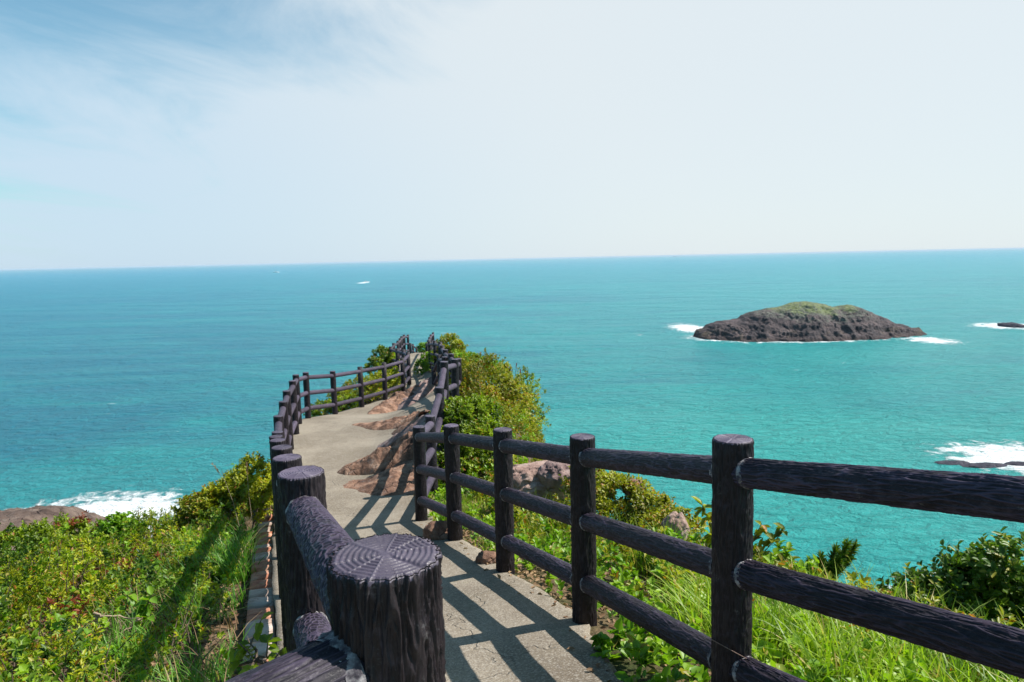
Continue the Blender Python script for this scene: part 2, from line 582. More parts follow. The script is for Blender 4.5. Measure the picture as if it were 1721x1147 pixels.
gx = axis_pts([(-46, -20, 1.3), (-20, -10, 0.5), (-10, 4, 0.07), (4, 12, 0.4), (12, 42, 1.3)])
gy = axis_pts([(-5, 0, 0.3), (0, 10, 0.07), (10, 40, 0.18), (40, 110, 1.2)])
X, Y = np.meshgrid(gx, gy)
Z = H(X, Y)
d_in = np.minimum(X - XL(Y) + 0.04, XR(Y) + EXT(Y) - 0.06 - X)
Z = Z - 0.07 * smooth(-0.03, 0.08, d_in)
Z = np.maximum(Z, -38)
terr = link('headland', mesh_np('headland', np.stack([X, Y, Z], -1).reshape(-1, 3), [grid_faces(len(gx), len(gy))]), M_GROUND)
kind(terr, 'structure')

# concrete path ribbon with a real edge
py_ = np.concatenate([np.arange(-3.5, 20, 0.06), np.arange(20, 46, 0.2)])
nu = 42
tt = np.linspace(0, 1, nu)
wob_l = 0.06 * fbm(P3(py_ * 1.3, 0.0, 1.0), 4)
wob_r = 0.10 * fbm(P3(py_ * 1.6, 0.0, 5.0), 4)
ext_r = EXT(py_)
xl_ = XL(py_) - 0.11 + wob_l
xr_ = XR(py_) + ext_r + wob_r
PX = xl_[:, None] + (xr_ - xl_)[:, None] * tt[None, :]
PY = np.repeat(py_[:, None], nu, 1)
PZ = H(PX.clip(XL(PY) - 0.0, XR(PY)), PY) + 0.012 + 0.008 * fbm(P3(PX * 1.5, PY * 1.5, 2), 3)
top = np.stack([PX, PY, PZ], -1)
drop = top.copy()
left_edge = drop[:, :1].copy(); left_edge[..., 2] -= 0.16
right_edge = drop[:, -1:].copy(); right_edge[..., 2] -= 0.12
allv = np.concatenate([left_edge, top, right_edge], 1)
path = link('path', mesh_np('path', allv.reshape(-1, 3), [grid_faces(nu + 2, len(py_))]), M_PATH)
kind(path, 'structure')


# sea
def make_sea_mat():
    m, t, b = mat('sea_water')
    c = t.new('ShaderNodeTexCoord').outputs['Object']
    s = t.new('ShaderNodeSeparateXYZ'); t.l.new(c, s.inputs[0])
    x, y = s.outputs[0], s.outputs[1]
    big = t.noise(t.mapping(c, scale=(0.5, 1.6, 1)), 0.006, 5, 0.6, 0.5)
    mid = t.noise(t.mapping(c, scale=(0.45, 1.3, 1)), 0.05, 5, 0.6, 0.4)
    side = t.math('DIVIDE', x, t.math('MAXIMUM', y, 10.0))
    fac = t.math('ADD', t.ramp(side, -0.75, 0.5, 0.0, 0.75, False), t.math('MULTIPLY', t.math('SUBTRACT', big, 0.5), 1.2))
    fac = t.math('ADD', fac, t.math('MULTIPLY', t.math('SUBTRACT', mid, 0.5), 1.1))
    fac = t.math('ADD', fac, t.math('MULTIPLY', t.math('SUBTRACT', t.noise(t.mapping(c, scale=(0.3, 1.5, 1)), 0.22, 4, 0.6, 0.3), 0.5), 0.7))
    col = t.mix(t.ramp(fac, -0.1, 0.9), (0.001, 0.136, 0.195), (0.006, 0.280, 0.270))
    # shallower, milky water near the shores
    for (px, py, rr) in SHALLOWS:
        d = t.vmath('DISTANCE', c, (px, py, 0))
        d = d.node.outputs['Value']
        col = t.mix(t.ramp(d, rr * 0.3, rr, 0.45, 0.0), col, (0.03, 0.33, 0.30))
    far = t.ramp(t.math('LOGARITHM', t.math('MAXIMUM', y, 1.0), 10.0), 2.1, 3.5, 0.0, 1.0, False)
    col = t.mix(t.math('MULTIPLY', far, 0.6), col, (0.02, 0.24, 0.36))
    # foam
    fn = t.noise(c, 0.33, 9, 0.70, 0.8)
    fn2 = t.noise(t.mapping(c, scale=(0.6, 1.5, 1)), 0.12, 7, 0.68, 1.2)
    lace = t.math('SUBTRACT', 1.0, t.math('MULTIPLY', t.math('ABSOLUTE', t.math('SUBTRACT', fn2, 0.5)), 5.0))
    tot = None
    for (px, py, ax, ay, rot, k) in FOAM:
        mp = t.mapping(t.vmath('SUBTRACT', c, (px, py, 0)), rot=(0, 0, -rot))
        mp = t.vmath('MULTIPLY', mp, (1 / ax, 1 / ay, 0))
        ln = t.vmath('LENGTH', mp).node.outputs['Value']
        v = t.math('SUBTRACT', k, t.math('MULTIPLY', ln, 1.35))
        v = t.math('MAXIMUM', v, -2.2)
        tot = v if tot is None else t.math('MAXIMUM', tot, v)
    fsum = t.math('ADD', tot, t.math('MULTIPLY', t.math('SUBTRACT', fn, 0.5), 3.6))
    fsum = t.math('ADD', fsum, t.math('MULTIPLY', t.math('SUBTRACT', lace, 0.6), 0.7))
    foam = t.math('MULTIPLY', t.ramp(fsum, 0.0, 0.75), t.ramp(t.noise(c, 1.1, 6, 0.7, 0.5), 0.25, 0.52, 0.55, 1.0))
    # scattered whitecaps
    wc = t.noise(t.mapping(c, scale=(0.5, 1.5, 1)), 0.16, 6, 0.62, 0.6)
    wcm = t.math('MULTIPLY', t.ramp(wc, 0.685, 0.74), t.ramp(big, 0.42, 0.56))
    foam = t.math('MAXIMUM', foam, t.math('MULTIPLY', wcm, 0.7))
    col = t.mix(foam, col, (0.86, 0.88, 0.88))
    t.put(b.inputs['Base Color'], col)
    t.put(b.inputs['Roughness'], t.math('ADD', 0.30, t.math('MULTIPLY', foam, 0.4)))
    b.inputs['IOR'].default_value = 1.33
    b.inputs['Specular IOR Level'].default_value = 0.20
    # waves
    w1 = t.noise(t.mapping(c, rot=(0, 0, 0.25), scale=(0.55, 1.0, 1)), 0.085, 4, 0.55, 0.3)
    w2 = t.noise(t.mapping(c, rot=(0, 0, -0.35), scale=(0.6, 1.1, 1)), 0.45, 6, 0.62, 0.6)
    w3 = t.noise(t.mapping(c, rot=(0, 0, 0.1), scale=(0.7, 1.0, 1)), 2.1, 5, 0.65, 0.4)
    w0 = t.noise(t.mapping(c, rot=(0, 0, 0.2), scale=(0.35, 1.0, 1)), 0.03, 2, 0.5, 0.2)
    w1 = t.math('ADD', w1, t.math('MULTIPLY', w0, 2.2))
    h = t.math('ADD', t.math('MULTIPLY', w1, 3.4), t.math('MULTIPLY', w2, 2.2))
    h = t.math('ADD', h, t.math('MULTIPLY', w3, 0.55))
    h = t.math('ADD', h, t.math('MULTIPLY', foam, 0.25))
    t.put(b.inputs['Normal'], t.bump(h, 1.0, 1.0))
    return m


def sea_pt(px, py):
    p = atz(px, py, SEA_Z)
    return p.x, p.y


ISL = at(1365, 562, 1.0)
p_isl = sea_pt(1366, 568)
p_surfL = sea_pt(165, 862)
p_surfR = sea_pt(1680, 778)
p_rockR = sea_pt(1700, 549)
FOAM = []


def foam_px(px, py, wpx, hpx, k=1.0, rot=0.0):
    x, y = sea_pt(px, py)
    x2, _ = sea_pt(px + wpx, py)
    _, y1 = sea_pt(px, py - hpx)
    _, y2 = sea_pt(px, py + hpx)
    FOAM.append((x, y, abs(x2 - x), abs(y1 - y2) / 2, rot, k))


foam_px(165, 872, 122, 34, 1.9)
foam_px(105, 850, 55, 15, 0.9)
foam_px(250, 866, 55, 16, 0.6)
foam_px(1160, 552, 34, 9, 1.3)
foam_px(1215, 567, 66, 7, 1.3)
foam_px(1370, 572.5, 200, 4.5, 1.0)
foam_px(1565, 572, 42, 7, 1.3)
foam_px(1700, 548, 62, 6.0, 1.5)
foam_px(1715, 770, 120, 30, 1.4)
foam_px(1560, 747, 70, 6, 0.25)
foam_px(1610, 908, 70, 7, 0.10)
foam_px(1700, 922, 50, 8, 0.15)
foam_px(1075, 563, 34, 5, 0.1)
foam_px(1300, 601, 50, 3, 0.05)
foam_px(1400, 610, 65, 3, -0.05)
foam_px(1495, 990, 34, 16, 0.8)
foam_px(611, 475.6, 7, 0.8, 1.6)
SHALLOWS = [(p_surfL[0], p_surfL[1], 60), (p_surfR[0] - 25, p_surfR[1] - 10, 75), (p_isl[0], p_isl[1] - 25, 70)]
SHALLOWS.append((*sea_pt(1150, 760), 70))
M_SEA = make_sea_mat()
R_ = np.concatenate([[0], np.geomspace(20, 39500, 60)])
th = np.linspace(0, 2 * np.pi, 128, endpoint=False)
sv = np.stack([R_[:, None] * np.cos(th), R_[:, None] * np.sin(th), np.zeros((len(R_), 128))], -1).reshape(-1, 3)
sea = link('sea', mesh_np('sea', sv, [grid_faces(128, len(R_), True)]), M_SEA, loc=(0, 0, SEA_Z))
kind(sea, 'structure')


# ------------------------------------------------------------------ FENCES
RIDGE = {}


def log_mesh(name, radius, length, nth, nz, amp, freq, zfreq, seed, taper_top=0.0, base_open=True, cap=False):
    """bark-textured round member along +Z from 0 to length"""
    th = np.linspace(0, 2 * np.pi, nth, endpoint=False)
    z = np.linspace(0, length, nz)
    T, Zz = np.meshgrid(th, z)
    cx_, sx_ = np.cos(T), np.sin(T)
    P = P3(cx_ * radius * freq, sx_ * radius * freq, Zz * zfreq + seed)
    warp = fbm(P3(cx_ * radius * 20, sx_ * radius * 20, Zz * 9 + seed), 3)
    P = P + warp[..., None] * np.array([0.55, 0.55, 0.25])
    n = perlin(P)
    n2 = perlin(P * 1.9 + 5)
    v1 = (1 - np.clip(np.abs(n) * 4.2, 0, 1)) ** 1.3          # thin raised veins
    v2 = (1 - np.clip(np.abs(n2) * 4.2, 0, 1)) ** 1.3
    d = amp * (np.maximum(v1, v2 * 0.6) - 0.35) + amp * 0.22 * perlin(P * 0.6 + 9) + amp * 0.10 * perlin(P * 5.1)
    r = radius + d
    V = np.stack([cx_ * r, sx_ * r, Zz], -1)
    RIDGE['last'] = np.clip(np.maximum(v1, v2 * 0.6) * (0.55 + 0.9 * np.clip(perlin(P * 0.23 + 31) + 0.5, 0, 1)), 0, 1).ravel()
    return V


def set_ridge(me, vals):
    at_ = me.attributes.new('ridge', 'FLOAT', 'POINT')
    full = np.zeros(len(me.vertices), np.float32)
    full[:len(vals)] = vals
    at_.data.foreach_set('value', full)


def build_post_mesh(name, nth, nz, amp, capr, near, bark=M_POST, h=POST_H, below=0.22, seed=0.0):
    R = 0.0675
    z0 = -below
    V = log_mesh(name, R, h + below, nth, nz, amp, 78, 6.5, seed)
    V[..., 2] += z0
    # tiny rounding at the top rim
    rim = smooth(h - 0.008, h, V[..., 2])
    V[..., 0] *= 1 - 0.03 * rim; V[..., 1] *= 1 - 0.03 * rim
    acc = Acc()
    acc.add(V.reshape(-1, 3), grid_faces(nth, nz, True))
    if capr == 0:
        last = (nz - 1) * nth
        c = len(acc.v[0])
        acc.v[0] = np.vstack([acc.v[0], [[0, 0, h]]])
        i = np.arange(nth)
        acc.f[3] = [np.stack([last + i, last + (i + 1) % nth, np.full(nth, c)], 1)]
    me = acc.mesh(name)
    me.materials.append(bark)
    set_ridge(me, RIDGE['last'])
    return me, V[-1]


def build_cap_mesh(name, rimv, rings, h=POST_H, seed=0.0):
    nth = len(rimv)
    th = np.linspace(0, 2 * np.pi, nth, endpoint=False)
    rr = np.concatenate([np.linspace(1, 0.02, rings)])
    Rm = np.hypot(rimv[:, 0], rimv[:, 1])
    r = rr[:, None] * Rm[None, :]
    t2 = np.repeat(th[None, :], rings, 0)
    nsec = 8
    ph = (t2 + 0.26 * np.sin(t2 * 2 + seed) + 0.05 * fbm(P3(r * np.cos(t2) * 30, r * np.sin(t2) * 30, seed), 3)) * nsec / (2 * np.pi) + 0.3
    fr = ph - np.floor(ph)
    secn = np.floor(ph).astype(int) % nsec
    offs = np.random.default_rng(5).random(nsec)[secn]
    reff = r * (1 + 0.05 * (1 - (2 * fr - 1) ** 2)) + offs * 0.0022 + 0.0018 * fbm(P3(r * np.cos(t2) * 45, r * np.sin(t2) * 45, seed + 3), 3)
    groove = np.clip(np.cos(reff * 2 * np.pi / 0.0078) * 1.5, -1, 1) * 0.0007 * smooth(0.004, 0.016, r) * (0.55 + 0.9 * np.clip(0.5 + fbm(P3(r * np.cos(t2) * 22, r * np.sin(t2) * 22, seed + 8), 3), 0, 1))
    dist_r = np.minimum(fr, 1 - fr) * 2 * np.pi / nsec * r
    rib = np.exp(-(dist_r / 0.0015) ** 2)
    sgn = np.where((np.floor(ph + 0.5).astype(int) % nsec) % 3 == 1, 1.6, -0.9)
    groove = groove * (1 - rib)
    crack = rib * 0.0014 * sgn * smooth(0.003, 0.012, r)
    rimb = smooth(0.93, 1.0, rr)[:, None]
    z = h + groove * (1 - rimb) - crack - rimb * 0.002 + 0.0012 * (1 - rr[:, None] ** 2) + 0.0004
    x = r * np.cos(t2); y = r * np.sin(t2)
    V = np.stack([x, y, z], -1)
    skirt = np.stack([rimv[:, 0] * 1.012, rimv[:, 1] * 1.012, np.full(nth, h - 0.007) + 0.003 * perlin(P3(th * 9, 0, seed))], -1)[None]
    skirt2 = np.stack([rimv[:, 0] * 1.012, rimv[:, 1] * 1.012, np.full(nth, h - 0.0015)], -1)[None]
    V = np.concatenate([skirt, skirt2, V], 0)
    me = mesh_np(name, V.reshape(-1, 3), [grid_faces(nth, rings + 2, True), np.arange((rings + 1) * nth, (rings + 2) * nth)[None, :]])
    me.materials.append(M_CAP)
    return me


post_lods = {}
for key, nth, nz, amp, rings, m in (('near', 380, 520, 0.0058, 150, M_POST_NEAR), ('mid', 150, 190, 0.0052, 70, M_POST_NEAR),
                                    ('far', 36, 40, 0.003, 10, M_POST)):
    pm, rimv = build_post_mesh('post', nth, nz, amp, 1, True, m, seed=len(key) * 3.1)
    post_lods[key] = (pm, build_cap_mesh('post_cap', rimv, rings, seed=len(key) * 1.3))
far_mesh, _ = build_post_mesh('post', 14, 4, 0.0, 0, False, M_POST)
post_lods['tiny'] = (far_mesh, None)

RAIL_R = 0.05
rail_lods = {}


def cell_rail(nth=240, nz=620, cu=19, cz=54, amp=0.0034):
    """rail moulded with a network of raised ridges round sunken cells"""
    th = np.linspace(0, 2 * np.pi, nth, endpoint=False)
    z = np.linspace(0, 1, nz)
    T, Zz = np.meshgrid(th, z)
    wp_ = P3(np.cos(T) * 1.6, np.sin(T) * 1.6, Zz * 30)
    u = T / (2 * np.pi) * cu + 0.55 * fbm(wp_, 2)
    w_ = Zz * cz + 0.55 * fbm(wp_ + 40, 2)
    J = np.random.default_rng(3).random((cz + 6, cu, 2))
    iu = np.floor(u).astype(int); iw = np.floor(w_).astype(int)
    f1 = np.full(u.shape, 9.0); f2 = np.full(u.shape, 9.0)
    for a_ in (-1, 0, 1):
        for b_ in (-1, 0, 1):
            jj = J[np.clip(iw + b_ + 2, 0, cz + 5), (iu + a_) % cu]
            d = np.hypot(iu + a_ + jj[..., 0] - u, iw + b_ + jj[..., 1] - w_)
            f2 = np.where(d < f1, f1, np.minimum(f2, d)); f1 = np.minimum(f1, d)
    e = f2 - f1
    rg = np.exp(-(e / 0.20) ** 2) * (0.55 + 0.6 * np.clip(perlin(wp_ * 0.7 + 9) + 0.6, 0, 1))
    rr_ = RAIL_R + amp * (rg - 0.4) + 0.0004 * perlin(wp_ * 6)
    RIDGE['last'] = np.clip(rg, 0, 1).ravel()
    return np.stack([np.cos(T) * rr_, np.sin(T) * rr_, Zz], -1)


NETV = cell_rail()
net_ridge = RIDGE['last'].copy()
net_mesh = mesh_np('rail', NETV.reshape(-1, 3), [grid_faces(240, 620, True)])
V = log_mesh('rail', RAIL_R, 1.0, 260, 420, 0.0016, 150, 9.0, 7.7)
grain_mesh = mesh_np('rail', V.reshape(-1, 3), [grid_faces(260, 420, True)])
grain_mesh.materials.append(M_RAIL_NEAR)
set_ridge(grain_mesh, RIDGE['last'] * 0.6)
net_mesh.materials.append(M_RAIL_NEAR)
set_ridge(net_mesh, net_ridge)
for key, nth, nz, amp, m in (('near', 220, 460, 0.0042, M_RAIL_NEAR), ('mid', 120, 300, 0.0040, M_RAIL_NEAR), ('far', 26, 24, 0.002, M_RAIL), ('tiny', 10, 3, 0.0, M_RAIL)):
    V = log_mesh('rail', RAIL_R, 1.0, nth, nz, amp, 84, 9.0 if key != 'tiny' else 1, 3.3)
    me = mesh_np('rail', V.reshape(-1, 3), [grid_faces(nth, nz, True)])
    me.materials.append(m)
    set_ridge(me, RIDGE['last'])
    rail_lods[key] = me


def build_mortar(seed, n=64, k=5):
    th = np.linspace(0, 2 * np.pi, n, endpoint=False)
    rows = []
    for j in range(k):
        f = j / (k - 1)
        ns = fbm(P3(np.cos(th) * 3 + seed, np.sin(th) * 3, j * 0.9), 4)
        r = RAIL_R * (0.99 + 0.08 * math.sin(math.pi * min(1, f + 0.25)) + 0.10 * ns)
        rows.append(np.stack([r * np.cos(th), r * np.sin(th), 0.010 + 0.020 * f + 0.012 * ns * f], -1))
    v = np.stack(rows)
    me = mesh_np('mortar', v.reshape(-1, 3), [grid_faces(n, k, True)])
    me.materials.append(M_MORTAR)
    return me


mortar_meshes = [build_mortar(s) for s in (0.0, 4.2, 9.1)]
post_tops_used = []


def lod_of(y):
    return 'near' if y < 1.6 else ('mid' if y < 7 else ('far' if y < 17 else 'tiny'))


def make_fence(root, tops, offsets=(0.118, 0.478, 0.835)):
    rl = root.location
    for i, p in enumerate(tops):
        l = lod_of(p.y) if p.y > 0.5 else 'far'
        pm, cm = post_lods[l]
        rot = random.uniform(0, 6.28) if i != FIXROT.get(id(tops), -1) else 0.4
        lean = (random.gauss(0, 0.006), random.gauss(0, 0.006), rot)
        o = link('post', pm, None, root, (p.x - rl.x, p.y - rl.y, p.z - POST_H - rl.z))
        o.rotation_euler = lean
        if cm is not None:
            c = link('post_cap', cm, None, o)
    for i in range(len(tops) - 1):
        a, b = tops[i], tops[i + 1]
        ya = min(a.y, b.y)
        l = lod_of(max(ya, 0.2))
        for k, off in enumerate(offsets):
            if b is Lp[0]:
                off += 0.014
            pa = Vector((a.x, a.y, a.z - off)); pb = Vector((b.x, b.y, b.z - off))
            d = pb - pa
            L = d.length
            o = link('rail', net_mesh if (a is Lp[0]) else (grain_mesh if b is Lp[0] else rail_lods[l]), None, root)
            o.location = pa - rl
            q = d.to_track_quat('Z', 'Y')
            o.rotation_mode = 'QUATERNION'
            from mathutils import Quaternion
            o.rotation_quaternion = q @ Quaternion((0, 0, 1), random.uniform(0, 6.28))
            o.scale = (1, 1, L)
            if l in ('near', 'mid'):
                for e, s in ((0, 1), (1, -1)):
                    mo = link('mortar', random.choice(mortar_meshes), None, o)
                    mo.location = (0, 0, e + s * 0.052 / L)
                    mo.scale = (1, 1, s / L)
                    mo.rotation_euler = (0, 0, random.uniform(0, 6.28))


FIXROT = {}
left_tops = list(reversed(L_out)) + Lp
FIXROT[id(left_tops)] = 2
lf = thing('fence', 'long dark log-look post and rail fence left of the path, with the big near post', 'fence', (Lp[0].x, Lp[0].y, Lp[0].z - POST_H), 'fences along the headland path')
make_fence(lf, left_tops)
right_tops = list(reversed(R_out)) + Rp
rf = thing('fence', 'long dark log-look post and rail fence right of the path, beside grass and boulder', 'fence', (Rp[0].x, Rp[0].y, Rp[0].z - POST_H), 'fences along the headland path')
make_fence(rf, right_tops)
# end-of-path barrier seen through the gap
E = [at(690, 577, 43.0), at(694, 578.5, 44.0), at(699.5, 583, 45.5), at(704.5, 587.5, 47.0), at(712, 590, 48.5)]
ef = thing('fence', 'tiny far end of the dark railing descending beyond the crest of the path', 'fence', (E[0].x, E[0].y, E[0].z - POST_H), 'fences along the headland path')
make_fence(ef, E)
# a short inner spur of rail beside the far rocks
S = [at(747.5, 600, 15.6), at(738.5, 597, 17.3), at(729, 616, 18.4)]
sf = thing('fence', 'short dark spur of railing inside the right fence, above the far rocks', 'fence', (S[0].x, S[0].y, S[0].z - POST_H), 'fences along the headland path')
make_fence(sf, S)

# thin wire tied round the big right post
pw = Rp[0]
wth = np.linspace(0, 2 * np.pi, 60)
wp = np.stack([pw.x + 0.0765 * np.cos(wth), pw.y + 0.0765 * np.sin(wth), pw.z - 0.80 - 0.055 * np.cos(wth - 0.6) + 0.02], -1)
v, f = tube_np(wp, np.full(60, 0.0013), 6)
M_WIRE = simple_mat('rusty_wire', (0.32, 0.20, 0.15), 0.5, 60, 0.4)
wire = link('wire', mesh_np('wire', v, [f]), M_WIRE)
tag(wire, 'thin rusty wire looped round the large right-hand fence post', 'wire')


# ------------------------------------------------------------------ ROCKS
def rock_mesh(name, sx, sy, sz, seed, res=70, rough=0.28, freq=1.6, strata=0.0, flat=0.0):
    th = np.linspace(0, 2 * np.pi, res * 2, endpoint=False)
    ph = np.linspace(-np.pi / 2 + 0.02, np.pi / 2 - 0.005, res)
    T, Ph = np.meshgrid(th, ph)
    D = np.stack([np.cos(Ph) * np.cos(T), np.cos(Ph) * np.sin(T), np.sin(Ph)], -1)
    n = fbm(D * freq + seed, 6, 0.55)
    rd = ridged(D * freq * 1.5 + seed + 7, 5, 0.5)
    r = 1 + rough * n * 1.5 + rough * 0.5 * (rd - 0.5)
    # faceting: quantised planes
    pl = unit(np.random.default_rng(int(seed * 10) + 1).normal(size=(14, 3)))
    lim = 0.82 + 0.2 * np.random.default_rng(int(seed * 10) + 2).random(14)
    for q in range(14):
        dq = (D * r[..., None]) @ pl[q]
        ex = np.maximum(dq - lim[q], 0)
        r = r - ex * 0.75
    V = D * r[..., None]
    if strata:
        V[..., 2] += strata * np.sin(V[..., 2] * 22 + 3 * fbm(V * 1.5, 3)) * 0.04
    V = V * np.array([sx, sy, sz])
    return mesh_np(name, V.reshape(-1, 3), [grid_faces(res * 2, res, True), np.arange((res - 1) * res * 2, res * res * 2)[None, :]])


def rock(name, label, loc, size, seed, m, rz=0.0, tilt=(0, 0), group=None, **kw):
    o = link(name, rock_mesh(name, *size, seed, **kw), m, loc=loc)
    o.rotation_euler = (tilt[0], tilt[1], rz)
    return tag(o, label, 'rock', group)


def ground_at(px, py, y0=1.0, y1=60.0):
    """first hit of the picture ray with the ground"""
    r = ray(px, py)
    ts = np.geomspace(y0, y1, 900)
    hz = H(r.x * ts, r.y * ts)
    below = np.where(r.z * ts < hz)[0]
    k = below[0] if len(below) else len(ts) - 1
    t_ = ts[k]
    return Vector((r.x * t_, r.y * t_, float(hz[k])))


# pink outcrop slabs across the right half of the path: long tongues pointing left and towards the viewer
def slab(name, label, pa, pb, half_w, height, seed, m, group='pink rocks breaking through the path'):
    """a whale-back rock running from a (thin tip) to b (thick end)"""
    a = Vector(pa); b = Vector(pb)
    d = (b - a); L = Vector((d.x, d.y, 0)).length
    nu_, nv_ = 120, 60
    u = np.linspace(0, 1, nu_); v_ = np.linspace(-1, 1, nv_)
    U, Vv = np.meshgrid(u, v_)
    wd = half_w * (0.5 + 0.5 * smooth(0, 0.55, U)) * np.sqrt(np.clip(1 - (2 * np.clip(U - 0.5, 0, 1)) ** 4 * 0.5, 0.05, 1)) * (1 + 0.35 * fbm(P3(U * 3 + seed, Vv * 0.2, 0), 3))
    tip = np.sqrt(np.clip(U / 0.12, 0, 1))
    wd = wd * tip
    side = Vector((-d.y, d.x, 0)).normalized()
    prof = np.clip(1 - np.abs(Vv) ** 2.6, 0, 1) ** 0.6
    hx = height * (0.35 + 0.65 * smooth(0, 0.7, U)) * tip
    xw = a.x + d.x * U + side.x * wd * Vv
    yw = a.y + d.y * U + side.y * wd * Vv
    nn = fbm(P3(xw * 1.8 + seed, yw * 1.8, seed), 6, 0.55)
    rd = ridged(P3(xw * 1.1 + seed, yw * 3.0, seed + 2), 5, 0.55)
    z = prof * hx * 1.05 * (0.85 + 0.55 * nn + 0.45 * (rd - 0.6)) - 0.05
    zz = H(xw, yw) + z
    me = mesh_np(name, np.stack([xw, yw, zz], -1).reshape(-1, 3), [grid_faces(nu_, nv_)])
    o = link(name, me, m)
    return tag(o, label, 'rock', group)


def gp(px, py):
    return ground_at(px, py, 5)


slab('rock', 'low pink rock tongue nearest the viewer on the path, crossed by fence shadows', gp(566, 814), gp(745, 806), 0.62, 0.20, 1.0, M_PINK)
slab('rock', 'larger pink rock tongue with a pointed left tip behind the nearest one', gp(563, 796), gp(718, 752), 0.36, 0.40, 2.3, M_PINK)
slab('rock', 'dark ridged pink rock at the middle of the path edge, its left end narrow', gp(640, 745), gp(735, 728), 0.45, 0.30, 3.1, M_GREYROCK)
slab('rock', 'flat brown rock tongue lying farther along the pale concrete', gp(588, 712), gp(712, 706), 0.42, 0.24, 4.6, M_PINK)
slab('rock', 'sloping slab of reddish rock rising to the shaded crag beside the path', gp(618, 698), gp(706, 668), 0.42, 0.42, 5.2, M_PINK)
slab('rock', 'dark shaded crag under the far fence where the path narrows', gp(672, 690), gp(722, 655), 0.50, 0.50, 6.7, M_GREYROCK)
slab('rock', 'low red rock at the foot of the second inner fence post', gp(690, 700), gp(726, 720), 0.6, 0.20, 7.9, M_PINK)

p = at(905, 812, 8.4)
rock('boulder', 'pinkish grey boulder in grass beyond the right fence, with a darker lump on it', (p.x, p.y, p.z - 0.02), (0.56, 0.36, 0.30), 3.7, M_TANROCK, rz=0.3, res=90, group='boulders beyond the right fence')
p = at(935, 800, 8.2)
rock('boulder', 'small rounded grey boulder leaning on the pinkish boulder beyond the fence', (p.x, p.y, p.z), (0.24, 0.22, 0.20), 6.1, M_GREYROCK, rz=1.3, group='boulders beyond the right fence')
p = at(1135, 885, 6.0)
rock('boulder', 'pale stone on the grassy brink between the two nearest right posts', (p.x, p.y, p.z - 0.03), (0.12, 0.11, 0.15), 2.2, M_TANROCK, res=40)
p = at(1065, 822, 7.2)
rock('boulder', 'small pink stone on the skyline of the grassy brink', (p.x, p.y, p.z), (0.12, 0.10, 0.10), 5.7, M_PINK, res=40)
for (px, py, s, sd_, lab, mm) in ((742, 905, 0.17, 1.3, 'mottled red stone beside the path edge, between the fourth and fifth right posts', M_PINK),
                               (820, 947, 0.10, 2.9, 'rounded orange-brown stone among dead leaves at the path edge', M_PINK),
                               (236, 1056, 0.085, 4.4, 'pale grey stone lying in the shrubs on the left slope', M_GREYROCK),
                               (1268, 1068, 0.07, 5.3, 'small pink stone in the grass right of the largest right post', M_PINK)):
    g = ground_at(px, py)
    rock('stone', lab, (g.x, g.y, g.z + s * 0.3), (s, s * 0.8, s * 0.7), sd_, mm, res=36, group=None)
g = at(236, 1056, 4.3)

